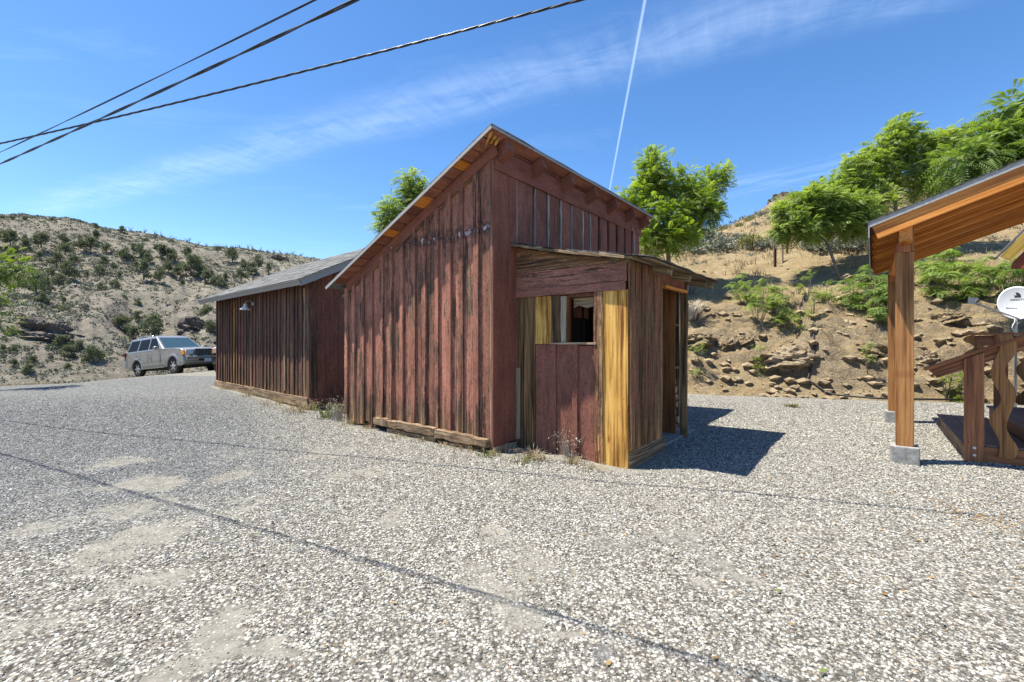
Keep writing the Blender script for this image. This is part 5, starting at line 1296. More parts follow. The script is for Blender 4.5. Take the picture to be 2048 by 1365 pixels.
# tree behind the lean-to
Yt = 18.5
h = float(bank_h(*at(1338, 500, Yt)[:2]))
b_ = at(1338, 520, Yt); b_[2] = h-.1
compound_tree('tree', 'bright green feathery tree rising behind the lean-to roof', 'tree', b_, [b_, at(1336, 470, Yt), at(1332, 420, Yt), at(1325, 380, Yt), at(1318, 345, Yt)],
    [pb_(1315, 345, Yt, 30, 26, 1.), pb_(1303, 330, Yt, 12, 26, .35), pb_(1298, 375, Yt, 26, 30, 1.), pb_(1335, 385, Yt, 26, 32, 1.), pb_(1270, 400, Yt, 22, 22, .7), pb_(1300, 428, Yt-.5, 34, 26, 1.3), pb_(1345, 432, Yt-.5, 30, 24, 1.1), pb_(1310, 470, Yt-.8, 42, 26, 1.7), pb_(1360, 475, Yt-.6, 32, 24, 1.2), pb_(1385, 450, Yt, 24, 18, .8),
     pb_(1385, 385, Yt+.3, 30, 18, .9), pb_(1420, 370, Yt+.4, 24, 14, .6), pb_(1440, 348, Yt+.4, 18, 9, .35), pb_(1375, 352, Yt, 16, 10, .25), pb_(1412, 420, Yt, 30, 12, .7), pb_(1432, 424, Yt, 18, 6, .3), pb_(1395, 400, Yt, 26, 14, .6)],
    3900, .36, .135, .058, M['leaf'], tr=.10, clus=.30, droop=.3)
# leaning tree by the porch and the pale-limbed one behind it
Yt = 20.
b_ = at(1684, 572, 17.2); b_[2] = float(bank_h(b_[0], b_[1]))-.1
compound_tree('tree', 'green tree on a thin leaning trunk left of the porch roof', 'tree', b_, [b_, at(1670, 530, 17.3), at(1656, 490, 17.5), at(1640, 468, 17.7), at(1632, 430, 18), at(1650, 400, 18)],
    [pb_(1590, 425, 18, 32, 20, .9), pb_(1600, 455, 17.8, 36, 22, 1.1), pb_(1575, 450, 17.8, 20, 18, .6), pb_(1640, 400, 18.2, 36, 18, 1.), pb_(1640, 440, 18, 36, 24, 1.3), pb_(1680, 400, 18, 34, 20, 1.), pb_(1680, 440, 18, 36, 24, 1.2), pb_(1720, 420, 18, 30, 22, 1.), pb_(1615, 400, 18, 26, 16, .6), pb_(1720, 455, 18, 28, 14, .7)],
    3800, .36, .13, .056, M['leaf2'], tr=.06, clus=.28)
b_ = at(1795, 470, 19.5); b_[2] = float(bank_h(b_[0], b_[1]))-.1
compound_tree('tree', 'taller green tree with pale forked limbs just above the porch roof edge', 'tree', b_, [b_, at(1792, 430, 19.5), at(1790, 400, 19.5), at(1798, 365, 19.5), at(1800, 320, 19.5), at(1812, 285, 19.5)],
    [pb_(1790, 275, 19.5, 26, 16, .7), pb_(1815, 270, 19.5, 24, 16, .6), pb_(1770, 300, 19.5, 32, 18, 1.), pb_(1820, 305, 19.5, 38, 20, 1.1), pb_(1740, 330, 19.5, 34, 20, 1.), pb_(1790, 340, 19.5, 38, 20, 1.), pb_(1850, 290, 19.5, 36, 14, .8), pb_(1890, 285, 19.5, 36, 14, .8), pb_(1925, 275, 19.5, 26, 10, .5), pb_(1850, 335, 19.3, 34, 18, .7), pb_(1710, 360, 19.5, 32, 18, .9), pb_(1750, 370, 19.3, 34, 22, .9), pb_(1700, 395, 19.3, 28, 20, .7), pb_(1870, 370, 19.3, 26, 14, .5), pb_(1830, 375, 19.3, 30, 14, .5), pb_(1675, 370, 19.2, 30, 16, .8), pb_(1715, 335, 19.4, 26, 16, .6), pb_(1650, 385, 19.0, 26, 14, .6), pb_(1760, 410, 19.0, 36, 20, .9), pb_(1885, 315, 19.3, 34, 16, .8), pb_(1800, 250, 19.5, 16, 10, .3)],
    5000, .38, .135, .056, M['leaf2'], tr=.09, clus=.30)
b_ = at(2110, 560, 12.5); b_[2] = float(bank_h(b_[0], b_[1]))-.1
compound_tree('tree', 'tree with long drooping pinnate leaves at the right edge above the porch', 'tree', b_, [b_, at(2105, 450, 12.5), at(2095, 380, 12.5), at(2085, 320, 12.5), at(2070, 270, 12.5), at(2060, 230, 12.5)],
    [pb_(2030, 222, 12.5, 26, 12, .5), pb_(2020, 262, 12.5, 36, 16, .8), pb_(2060, 260, 12.5, 50, 30, 1.3), pb_(1990, 285, 12.4, 40, 16, .9), pb_(2030, 305, 12.4, 46, 24, 1.2), pb_(1955, 315, 12.4, 36, 14, .8), pb_(1985, 330, 12.3, 40, 16, .8), pb_(1920, 322, 12.3, 24, 10, .35), pb_(2100, 310, 12.4, 60, 40, 1.4), pb_(2040, 350, 12.2, 40, 20, .7), pb_(2120, 380, 12.5, 60, 40, 1.)],
    2400, .50, .14, .048, M['leaf_fresh'], tr=.10, clus=.35, nl=8, droop=.5)
# tree tops behind the main roof, shade tree at the left edge
b_ = at(815, 560, 16.5); b_[2] = 0
compound_tree('tree', 'tree tops showing above the left slope of the shed roof', 'tree', b_, [b_, at(815, 500, 16.5), at(812, 440, 16.5), at(818, 400, 16.5), at(818, 360, 16.5)],
    [pb_(818, 358, 16.5, 5, 12, .25), pb_(822, 388, 16.5, 10, 14, .5), pb_(842, 382, 16.5, 8, 6, .2), pb_(840, 408, 16.5, 20, 16, .8), pb_(782, 408, 16.5, 4, 10, .2), pb_(778, 430, 16.5, 10, 8, .4), pb_(782, 455, 16.5, 16, 14, .6), pb_(825, 440, 16.5, 24, 20, .9), pb_(860, 450, 16.5, 30, 24, .9), pb_(820, 490, 16.3, 40, 24, .9)],
    2600, .34, .115, .042, M['leaf2'], tr=.10, clus=.35)
b_ = at(-260, 830, 14.2); b_[2] = float(ground_h(b_[0], b_[1]))-.05
compound_tree('tree', 'yellow green leafy branches reaching in at the left edge', 'tree', b_, [b_, at(-255, 700, 14.2), at(-230, 600, 14.2), at(-215, 500, 14.2), at(-210, 420, 14.2)],
    [pb_(8, 538, 13.8, 24, 9, .45), pb_(38, 543, 13.8, 16, 5, .18), pb_(-12, 516, 13.8, 12, 8, .2), pb_(-6, 598, 13.9, 16, 7, .25), pb_(0, 640, 13.9, 18, 8, .28), pb_(-18, 678, 13.9, 14, 6, .16), pb_(-115, 560, 14, 36, 30, 1.), pb_(-130, 640, 14, 44, 30, 1.1), pb_(-180, 500, 14, 66, 50, 1.6), pb_(-210, 620, 14, 60, 44, 1.4), pb_(-240, 420, 14, 80, 50, 1.8), pb_(-310, 520, 14.2, 80, 60, 1.8)],
    2600, .30, .11, .042, M['leaf_yel'], tr=.14, clus=.42)
# ferny suckers growing on the bank
def ferny(label, px, py, Y, blobs, nleaf, mat, ln=.5, nl=9, ll=.13, lw=.036, yel=False):
    b = at(px, py, Y); hh = hit(px, py, bank_h, 9, 60); 
    if hh is None: hh = b
    k = hh[1]/Y if Y is None else 1.0
    Y = hh[1]-.15; root = thing('shrub', label, 'shrub', tuple(hh)); VV = []; FF = []; RRr = []; off = 0; tb = MB(); wsum = sum(x[4] for x in blobs)
    for (bx, by, rx, rz, w) in blobs:
        hb_ = hit(bx, by+rz*.9, bank_h, 9, 60); c = (hb_ if hb_ is not None else at(bx, by, Y)); s = c[1]/910; c = c+V(0, -.2, rz*s*1.0); g = float(bank_h(c[0], c[1])); r = V(rx*s, rx*s*.7, rz*s)
        n = max(10, int(2.0*nleaf*w/wsum)); ncr = max(3, n//14)
        cr = c+RNG.normal(size=(ncr, 3))*r*.55
        for q in cr:
            q0 = V(q[0]*.3+c[0]*.7, q[1]*.3+c[1]*.7+.05, 0); q0[2] = float(bank_h(q0[0], q0[1]))-.05; q[2] = q0[2]+random.uniform(.15, .95); tb.tube([hh-V(0, 0, .06), (hh+q0)/2-V(0, 0, .06), q0+V(0, 0, .02), (q0+q)/2+RNG.normal(size=3)*.03, q], [.012, .012, .012, .009, .004], 5)
        idx = np.arange(n) % ncr; a = RNG.random(n)*6.28; d = np.stack([np.cos(a), np.sin(a), .35+.7*RNG.random(n)], -1)
        o = cr[idx]+RNG.normal(size=(n, 3))*.05
        v, f, rr = leafmesh(o, d, np.array([0, 0, 1.])+RNG.normal(size=(n, 3))*.15, ln*(.6+.6*RNG.random(n)), nl, lw*np.ones(n), ll*np.ones(n), np.clip(RNG.random(n)*.8+.05+.2*yel, 0, 1), .75, .12)
        VV.append(v); FF.append(f+off); RRr.append(rr); off += len(v)
    tb.build('stem', M['bark'], root); np_mesh('foliage', np.concatenate(VV)-hh, np.concatenate(FF), mat, root, {'rnd': np.concatenate(RRr)}); return root
ferny('bushy green sucker shrub in the middle of the bank', 1545, 655, 14, [(1490, 600, 24, 10, .9), (1520, 600, 26, 14, 1.1), (1550, 610, 22, 14, .9), (1510, 625, 26, 14, 1.1), (1545, 635, 22, 14, .9), (1560, 650, 14, 12, .5), (1470, 590, 14, 6, .3)], 300, M['leaf2'], .32, 7, .09, .032)
ferny('dark green ferny shrub against the rear porch post', 1735, 665, 13, [(1700, 590, 26, 16, 1.), (1735, 580, 30, 18, 1.2), (1760, 560, 24, 14, .8), (1730, 615, 34, 18, 1.2), (1765, 625, 24, 22, 1.), (1755, 655, 20, 12, .5), (1690, 612, 14, 10, .4)], 330, M['leaf_fresh'], .42, 9, .11, .034)
ferny('light green ferny shrub with long leaves between the porch posts and the stairs', 1880, 615, 13, [(1860, 555, 26, 16, .9), (1890, 535, 22, 14, .9), (1910, 560, 28, 18, 1.), (1875, 590, 28, 16, 1.), (1930, 590, 26, 14, .8), (1850, 580, 16, 14, .5), (1895, 520, 12, 8, .3)], 260, M['leaf_fresh'], .5, 10, .13, .036, True)
ferny('green ferny shrub above the satellite dish', 1990, 605, 13, [(1960, 555, 24, 16, .9), (1990, 570, 28, 18, 1.), (2020, 560, 26, 16, .9), (1950, 590, 22, 14, .7), (2040, 580, 24, 16, .8), (2010, 595, 26, 12, .7)], 260, M['leaf_fresh'], .42, 9, .11, .034)
ferny('small bright green weed clump at the foot of the bank behind the post', 1885, 795, 12, [(1885, 785, 20, 7, 1.), (1905, 792, 18, 6, .8), (1925, 795, 12, 5, .5)], 150, M['leaf_yel'], .16, 5, .05, .03, True)
for k, (px, py, lab) in enumerate([(1505, 735, 'small green weed on the bank left of the boulder'), (1395, 745, 'small pale green weed low on the bank by the lean-to'), (1645, 632, 'little green weed above the hose bend'), (1620, 655, 'little green plant beside the hose on the bank'), (1590, 688, 'tiny green weed on top of the boulder'), (1725, 745, 'small grey green weed near the rear porch footing'), (1612, 600, 'tiny sprig at the top of the hose'), (1590, 590, 'thin green sprig on the bench above the shrub')]):
    ferny(lab, px, py, 13, [(px, py-6, 14, 5, 1.)], 38, M['leaf2' if k % 2 else 'leaf'], .16, 5, .05, .022)
def shrub_variants(name, mat, n, size, asp, nq, flat=.8, stems=True):
    """hemispherical shrub prototype of unit radius"""
    VV = []; FF = []; RRr = []; off = 0
    for k in range(nq):
        d = RNG.normal(size=3); d[2] = abs(d[2]); d /= np.linalg.norm(d); c = d*np.array([.62, .62, .62*flat]); 
        v, f, r = tufts(c+V(0, 0, .1), (.36, .36, .34*flat), n//nq, size, asp, .5); VV.append(v); FF.append(f+off); RRr.append(r); off += len(v)
    return np.concatenate(VV), np.concatenate(FF), np.concatenate(RRr)
def place_shrub(proto, name, label, cat, mat, pos, s, group=None, sx=1.):
    if proto.get('o') is None:
        v, f, r = proto['m']; me_o = np_mesh('foliage', v, f, mat, None, {'rnd': r}); proto['fol'] = me_o.data; bpy.data.objects.remove(me_o)
        tb = MB()
        for k in range(9):
            a = k*.7+random.random(); tb.tube([V(0, 0, -.15), V(math.cos(a)*.25, math.sin(a)*.25, .28), V(math.cos(a)*.6, math.sin(a)*.6, .62*(.6+.4*random.random()))], [.035, .022, .008], 5)
        o = tb.build('stem', M['bark']); proto['stem'] = o.data; bpy.data.objects.remove(o); proto['o'] = 1
    root = thing(name, label, cat, tuple(pos), random.random()*6.28, group); root.scale = (s*sx, s*sx, s)
    for nm in ('foliage', 'stem'):
        me = proto['fol' if nm == 'foliage' else 'stem']; c = bpy.data.objects.new(nm, me); COL.objects.link(c); c.parent = root
    return root
pr_sage = [{'m': shrub_variants('s', None, 900, .17, .32, 16)} for _ in range(3)]
pr_blue = [{'m': shrub_variants('s', None, 900, .15, .22, 14, .75)}]
pr_oliv = [{'m': shrub_variants('s', None, 900, .20, .2, 14, .95)}]
sages = [(1400, 500, 62, 'g', 'bushy grey sagebrush right beside the tree behind the lean-to'), (1448, 505, 44, 'g', 'dark stemmed sagebrush left of the olive shrub on the bank top'), (1375, 512, 44, 'g', 'pale grey sagebrush at the lean-to roof tip'), (1504, 497, 36, 'o', 'olive green shrub between the sagebrushes on the bank top'), (1543, 494, 34, 'b', 'round blue grey bush on the bank top'),
         (1620, 495, 34, 'g', 'grey sagebrush under the left edge of the leaning tree'), (1660, 502, 50, 'g', 'wide grey green sagebrush behind the leaning trunk'), (1700, 503, 44, 'g', 'grey sagebrush left of the porch roof corner'), (1725, 497, 36, 'g', 'dry grey sagebrush touching the porch fascia'), (1600, 470, 26, 'g', 'small sagebrush on the slope above the blue grey bush'),
         (1560, 475, 24, 'g', 'small grey bush upslope behind the metal rod'), (1447, 462, 15, 'o', 'dark low bush on the skyline beside the tree'), (1478, 455, 12, 'o', 'small olive bush further up the skyline'), (1500, 443, 15, 'o', 'dark bush halfway up the skyline'), (1530, 432, 15, 'g', 'grey bush near the rock crest on the skyline'), (1510, 452, 12, 'g', 'low grey bush just under the skyline'), (1548, 438, 14, 'g', 'grey shrub below the rock crest'),
         (1380, 480, 30, 'g', 'pale sagebrush peeping beneath the tree crown'), (1352, 500, 34, 'g', 'grey sagebrush over the lean-to roof'), (1480, 484, 26, 'g', 'light grey sagebrush behind the olive shrub'), (1860, 415, 30, 'g', 'grey brush on the hilltop behind the pale-limbed tree'), (1900, 385, 30, 'o', 'olive brush on the hilltop above the porch roof'), (1730, 480, 30, 'g', 'sagebrush behind the grey one at the porch fascia'), (1640, 478, 26, 'g', 'grey sagebrush in the gap below the leaning tree crown'), (1905, 455, 20, 'g', 'grey brush on the slope under the porch rafters'), (1400, 560, 16, 'g', 'dark low brush in the shade right of the lean-to roof'), (1590, 570, 14, 'g', 'dark brush patch in the tree shade on the bench'), (1860, 498, 16, 'g', 'dry brush in the shade behind the porch beam')]
for k, (px, py, r, t_, lab) in enumerate(sages):
    h = onbank(px, py, 12)
    if h is None: continue
    pr, mt = {'g': (pr_sage[k % 3], M['sage']), 'b': (pr_blue[0], M['sage_blue']), 'o': (pr_oliv[0], M['olive'])}[t_]
    place_shrub(pr, 'shrub', lab, 'shrub', mt, h-V(0, 0, .05), r/910*h[1]*.95, 'brush on the right hill' if False else None, 1.1)
# bleached dead bush by the lean-to corner and dry weeds round the sheds
def blades(pos, n, hgt, spread, mat, name, label, cat='grass tuft', w=.006, lean=.6, heads=False, group=None):
    pos = np.array(pos, float); n = int(n); a = RNG.random(n)*6.28; d = np.stack([np.cos(a), np.sin(a), np.zeros(n)], -1); o = d*(RNG.random(n)*spread)[:, None]
    L = hgt*(.4+.7*RNG.random(n)); ln_ = lean*(.2+RNG.random(n)); m1 = o+d*(L*ln_*.35)[:, None]; m1[:, 2] += L*.6; tp = o+d*(L*ln_)[:, None]; tp[:, 2] += L*(1-.35*ln_)
    s = np.stack([-np.sin(a+.5), np.cos(a+.5), np.zeros(n)], -1)*w; o[:, 2] -= .03
    v = np.stack([o-s, o+s, m1+s*.8, m1-s*.8], 1).reshape(-1, 3); v2 = np.stack([m1-s*.8, m1+s*.8, tp+s*.15, tp-s*.15], 1).reshape(-1, 3)
    r = np.repeat(RNG.random(n), 4); V_ = [v, v2]; R2 = [r, r]
    if heads:
        k = n*5; ii = RNG.integers(0, n, k); p = tp[ii]+RNG.normal(size=(k, 3))*hgt*.09
        q1 = RNG.normal(size=(k, 3))*w*1.5; q2 = RNG.normal(size=(k, 3))*w*1.5
        V_.append(np.stack([p, p+q1, p+q1+q2, p+q2], 1).reshape(-1, 3)); R2.append(np.repeat(.5+.5*RNG.random(k), 4))
    vv = np.concatenate(V_); ob = np_mesh(name, vv, np.arange(len(vv)).reshape(-1, 4), mat, None, {'rnd': np.concatenate(R2)}); ob.location = pos; tag(ob, label, cat, group); return ob
def gpt(px, py): Y = 1365/(py-682.5); return V((px-1024)/910*Y, Y, near_g((px-1024)/910*Y, Y)+.01)
blades(gpt(1140, 915), 60, .36, .10, M['drybrush'], 'dry_weed', 'tall dry seeded weed in front of the red boards under the window', 'weed', .004, .5, True)
blades(gpt(1146, 926), 90, .12, .13, M['straw'], 'dry_weed', 'low straw coloured tuft at the foot of the tall dry weed', 'weed', .004, 1.)
blades(gpt(1065, 918), 90, .20, .10, M['straw'], 'dry_weed', 'arching dry grass tuft below the lean-to corner', 'weed', .004, 1.2)
blades(gpt(1048, 925), 60, .10, .16, M['olive'], 'dry_weed', 'flat greenish weed left of the arching dry tuft', 'weed', .006, 1.2)
blades(gpt(955, 902), 60, .13, .20, M['straw'], 'dry_weed', 'dry grass under the timber sill near the shed corner', 'weed', .004, 1.2)
blades(gpt(975, 912), 40, .10, .14, M['olive'], 'dry_weed', 'small green sprouts at the shed corner', 'weed', .008, 1.2)
blades(gpt(885, 893), 60, .12, .22, M['straw'], 'dry_weed', 'dry grass along the middle of the timber sill', 'weed', .004, 1.2)
blades(gpt(806, 875), 60, .12, .22, M['straw'], 'dry_weed', 'dry grass at the left end of the timber sill', 'weed', .004, 1.2)
blades(gpt(655, 838), 60, .30, .22, M['olive'], 'dry_weed', 'green and dry weeds in the corner between the two sheds', 'weed', .008, .8, True)
blades(gpt(682, 842), 90, .42, .22, M['drybrush'], 'dry_weed', 'pale dry weeds against the near shed wall beside the gable end', 'weed', .005, .6, True)
blades(gpt(600, 826), 100, .24, .35, M['straw'], 'dry_weed', 'dry tan weeds at the corner of the second shed', 'weed', .005, .9, True)
blades(gpt(560, 812), 70, .2, .4, M['straw'], 'dry_weed', 'thin dry weeds along the foundation blocks', 'weed', .005, .9, True)
for px_, py_, h_, lab_ in ((700, 852, .16, 'short dry tuft at the far end of the red side wall'), (735, 858, .12, 'sparse straw under the left end of the red side wall'), (845, 884, .10, 'low straw under the second length of timber sill'), (925, 900, .14, 'wispy straw under the nearest length of timber sill'), (1010, 908, .14, 'dry sprigs at the foot of the solid red corner boards'), (1090, 922, .11, 'low dry weed under the knotty dark plank'), (1185, 938, .10, 'short dry weed under the rough dark batten'), (500, 800, .18, 'dry weeds halfway along the foundation blocks'), (455, 785, .16, 'dry weeds at the far corner of the long brown shed')):
    blades(gpt(px_, py_), 55, h_, .18, M['straw'], 'dry_weed', lab_, 'weed', .004, 1.1)
blades(gpt(1586, 816), 60, .12, .16, M['olive'], 'dry_weed', 'lone low green tuft on the white gravel', 'weed', .01, 1.3)
blades(gpt(2038, 930), 30, .2, .06, M['drybrush'], 'dry_weed', 'thin dry sprig by the stair foot', 'weed', .004, .6, True)
for (px, py, s, lab) in [(1378, 640, .9, 'bleached dead brush at the right of the lean-to post'), (1372, 590, .9, 'white dead brush on the shaded bank behind the lean-to')]:
    h = onbank(px, py); blades(h, 220, s, .3, M['drybrush'], 'dead_bush', lab, 'bush', .012, .9)
# bare burnt trees and grass over the hills
def drygrass():
    V_ = []; R2 = []; N_t = 5500
    s = RNG.uniform(-2, 11, N_t)*(1+.8*RNG.random(N_t)); q = np.abs(RNG.random(N_t))**.8*34+3.6; F3 = 1+np.maximum(q-2, 0)/13; x = T0[0]+s*F3*TU[0]+q*TN[0]; y = T0[1]+s*F3*TU[1]+q*TN[1]; z = bank_h(x, y)
    m = fbm(x*.5, y*.5, 3, 19) > .46; x, y, z, q = x[m], y[m], z[m], q[m]; n = len(x)
    for k in range(6):
        a = RNG.random(n)*6.28; h = (.12+.2*RNG.random(n)); w = .012+.006*q/10; o = np.stack([x+RNG.normal(size=n)*.08, y+RNG.normal(size=n)*.08, z-.02], -1); s_ = np.stack([np.cos(a)*w, np.sin(a)*w, 0*a], -1)
        t = o+np.stack([RNG.normal(size=n)*.08, RNG.normal(size=n)*.08, h], -1); V_.append(np.stack([o-s_, o+s_, t+s_*.2, t-s_*.2], 1).reshape(-1, 3)); R2.append(np.repeat(RNG.random(n), 4))
    v = np.concatenate(V_); o = np_mesh('dry_grass', v, np.arange(len(v)).reshape(-1, 4), M['straw'], None, {'rnd': np.concatenate(R2)}); tag(o, 'thin dry grass over the right hill', 'grass', kind='stuff')
drygrass()
def scrub():
    V_ = []; R2 = []; n = 24000
    px = RNG.uniform(-160, 760, n); r = 20+RNG.random(n)**.75*140; r = np.where(RNG.random(n) < .10, RNG.uniform(21, 34, n), r); th_ = np.arctan((px-1024)/910); x = r*np.sin(th_); y = r*np.cos(th_)
    ok = (gravel_edge(x, y) < -.6) & ((fbm(x*.06, y*.06, 3, 23) > .42) | (RNG.random(n) < .4)); x, y, r = x[ok], y[ok], r[ok]; z = ground_h(x, y); n = len(x)
    big = (.14+.30*RNG.random(n)**2.2)*np.clip(r/70, .55, 1.25)
    for k in range(13):
        d = RNG.normal(size=(n, 3)); d[:, 2] = np.abs(d[:, 2]); d /= np.linalg.norm(d, axis=1, keepdims=True)
        p = np.stack([x, y, z], -1)+d*(big*(.55+.45*RNG.random(n)))[:, None]*np.array([1.25, 1.25, .8]); a = RNG.normal(size=(n, 3))+d*1.2; a /= np.linalg.norm(a, axis=1, keepdims=True); b = np.cross(a, RNG.normal(size=(n, 3))); b /= np.linalg.norm(b, axis=1, keepdims=True)
        s_ = (big*.42)[:, None]; V_.append(np.stack([p-a*s_, p+b*s_*.6, p+a*s_, p-b*s_*.6], 1).reshape(-1, 3)); R2.append(np.repeat(np.clip((fbm(x*.9, y*.9, 2, 5)-.5)*1.6+.5+.25*(RNG.random(n)-.5), 0, 1), 4))
    v = np.concatenate(V_); o = np_mesh('scrub', v, np.arange(len(v)).reshape(-1, 4), M['scrub'], None, {'rnd': np.concatenate(R2)}); tag(o, 'low sagebrush scrub covering the left hillside', 'scrub', kind='stuff')
    # straw verge beyond the drive
    n = 9000; px = RNG.uniform(-300, 480, n); r = RNG.uniform(19, 36, n); th_ = np.arctan((px-1024)/910); x = r*np.sin(th_); y = r*np.cos(th_); ok = (gravel_edge(x, y) < -.1) & (fbm(x*.7, y*.7, 3, 29) > .42); x, y = x[ok], y[ok]; z = ground_h(x, y); n = len(x); V_ = []; R2 = []
    for k in range(6):
        a = RNG.random(n)*6.28; h = .10+.22*RNG.random(n); w = .02; o = np.stack([x+RNG.normal(size=n)*.12, y+RNG.normal(size=n)*.12, z-.02], -1); s_ = np.stack([np.cos(a)*w, np.sin(a)*w, 0*a], -1); t = o+np.stack([RNG.normal(size=n)*.1, RNG.normal(size=n)*.1, h], -1); V_.append(np.stack([o-s_, o+s_, t+s_*.2, t-s_*.2], 1).reshape(-1, 3)); R2.append(np.repeat(RNG.random(n), 4))
    v = np.concatenate(V_); o = np_mesh('dry_grass', v, np.arange(len(v)).reshape(-1, 4), M['straw'], None, {'rnd': np.concatenate(R2)}); tag(o, 'dry golden grass on the verge beyond the drive', 'grass', kind='stuff')
scrub()
def litter():
    n = 420; px = np.concatenate([RNG.normal(1950, 60, 200), RNG.uniform(1450, 2048, 160), RNG.uniform(600, 1900, 60)]); py = np.concatenate([1020+.28*(px[:200]-1900)+RNG.normal(0, 12, 200), RNG.uniform(850, 1200, 160), RNG.uniform(900, 1350, 60)])
    Y = 1365/(py-682.5); X = (px-1024)/910*Y; z = near_g(X, Y)+.024; p = np.stack([X, Y, z], -1); a = RNG.normal(size=(n, 3))*np.array([1, 1, .25]); a /= np.linalg.norm(a, axis=1, keepdims=True); b = np.cross(a, np.array([0, 0, 1.])+RNG.normal(size=(n, 3))*.4); s = (.007+.013*RNG.random(n))[:, None]
    v = np.stack([p-a*s, p+b*s*.4, p+a*s, p-b*s*.4], 1).reshape(-1, 3); o = np_mesh('leaf_litter', v, np.arange(len(v)).reshape(-1, 4), M['litter'], None, {'rnd': np.repeat(RNG.random(n), 4)}); tag(o, 'scattered dry brown leaf bits on the gravel', 'leaf litter', kind='stuff')
    for k, (px, py, lab) in enumerate([(1555, 1190, 'single green leaf lying on the gravel right of centre'), (1645, 1352, 'single green leaf at the bottom edge of the gravel'), (512, 1075, 'tiny green sprig on the gravel left of centre')]):
        p = gpt(px, py)+V(0, 0, .02); mb = MB(); mb.add([p+V(-.018, -.008, 0), p+V(0, -.012, .004), p+V(.022, .004, .003), p+V(.004, .014, .008)], [[0, 1, 2, 3]], None, .4); tag(mb.build('fallen_leaf', M['leaf2']), lab, 'leaf')
litter()
# junipers over the left hillside
def juniper_proto(kind):
    VV = []; FF = []; RRr = []; off = 0
    for k in range(15 if kind != 2 else 12):
        a = random.random()*6.28; zz = random.random(); wd = (.55*(1-abs(zz-.35)*1.05)) if kind != 2 else .42*(1.05-zz)
        c = V(math.cos(a)*wd*random.random()**.5, math.sin(a)*wd*random.random()**.5, .14+zz*.78); v, f, r = tufts(c, (.22, .22, .20), 85, .10, .55, .3); VV.append(v); FF.append(f+off); RRr.append(r); off += len(v)
    fol = np_mesh('crown', np.concatenate(VV), np.concatenate(FF), M['juniper'], None, {'rnd': np.concatenate(RRr)}); tb = MB()
    tb.tube([V(0, 0, -.1), V(.02, 0, .25), V(-.02, .02, .8)], [.05, .035, .01], 6)
    for a in (0.5, 2.4, 4.4): tb.tube([V(0, 0, .15), V(math.cos(a)*.2, math.sin(a)*.2, .4), V(math.cos(a)*.35, math.sin(a)*.35, .6)], [.02, .015, .006], 5)
    tr_ = tb.build('trunk', M['bark']); r = (fol.data, tr_.data); bpy.data.objects.remove(fol); bpy.data.objects.remove(tr_); return r
JP = [juniper_proto(k % 4) for k in range(6)]
JL = """75,135,45 150,130,35 300,140,40 10,120,30 20,240,70 60,260,90 240,270,85 150,300,80 370,250,60 380,315,70 470,275,55 525,290,80 560,240,70 555,172,40 710,190,42 620,300,55 90,320,60 230,355,60 330,390,90 400,440,90 340,500,80 600,380,60 730,350,75 820,340,90 860,365,60 780,300,50 835,450,110 790,400,45 580,450,75 505,445,35 450,455,35 695,465,50 670,510,50 590,535,60 945,350,100 990,355,80 925,465,80 980,420,70 1030,440,55 1090,330,60 1110,440,130 1160,450,80 1195,490,90 1270,510,80 1270,310,45 1350,360,90 1420,400,60 1400,470,80 1465,430,75 1500,385,65 1560,425,60 1060,510,50 240,600,65 240,640,45 370,605,45 390,705,100 455,635,40 555,650,45 660,630,50 715,605,60 800,630,50 650,570,40 715,785,120 890,790,140 805,700,60 775,820,90 365,875,100 395,925,90 450,900,90 535,965,130 75,890,55 85,980,60 165,1020,70 190,960,60 390,990,45 1200,700,90 1225,780,90 210,530,130 260,520,70 400,510,50 180,690,40 300,450,60 20,890,50 640,870,45 150,250,50 190,430,50 430,380,60 1000,260,35 915,300,45 1220,460,60 1310,480,60 1150,380,55 850,260,40 660,400,40 60,380,70 110,430,60 1040,560,40 500,700,40 580,720,40 120,740,50 60,820,60 620,780,45 290,880,45 700,700,40 1130,560,40""".split()
zone_words = lambda x, y: ('on the ridge' if y < 200 else 'on upper slope' if y < 340 else 'on middle slope' if y < 520 else 'below the bench' if y < 720 else 'near hill foot')
JQ = sorted([tuple(map(float, q.split(','))) for q in JL])
def jkey(zx, zy, zh): return ('Large' if zh > 95 else 'Small' if zh < 50 else 'Medium', zone_words(zx, zy), 'at far left' if zx < 300 else 'left of the silver car' if zx < 690 else 'above the silver car' if zx < 1130 else 'beside the far shed roof')
jcnt = {}; jnum = {}
for q in JQ: jcnt[jkey(*q)] = jcnt.get(jkey(*q), 0)+1
ORD = ['first', 'second', 'third', 'fourth', 'fifth', 'sixth', 'seventh', 'eighth', 'ninth', 'tenth', 'eleventh', 'twelfth', 'thirteenth', 'fourteenth', 'fifteenth']
def jlabel(q):
    k_ = jkey(*q); jnum[k_] = jnum.get(k_, 0)+1
    o_ = '' if jcnt[k_] == 1 else ', %s from left' % ORD[jnum[k_]-1]
    return '%s juniper %s %s%s' % (k_[0].lower(), k_[1], k_[2], o_)
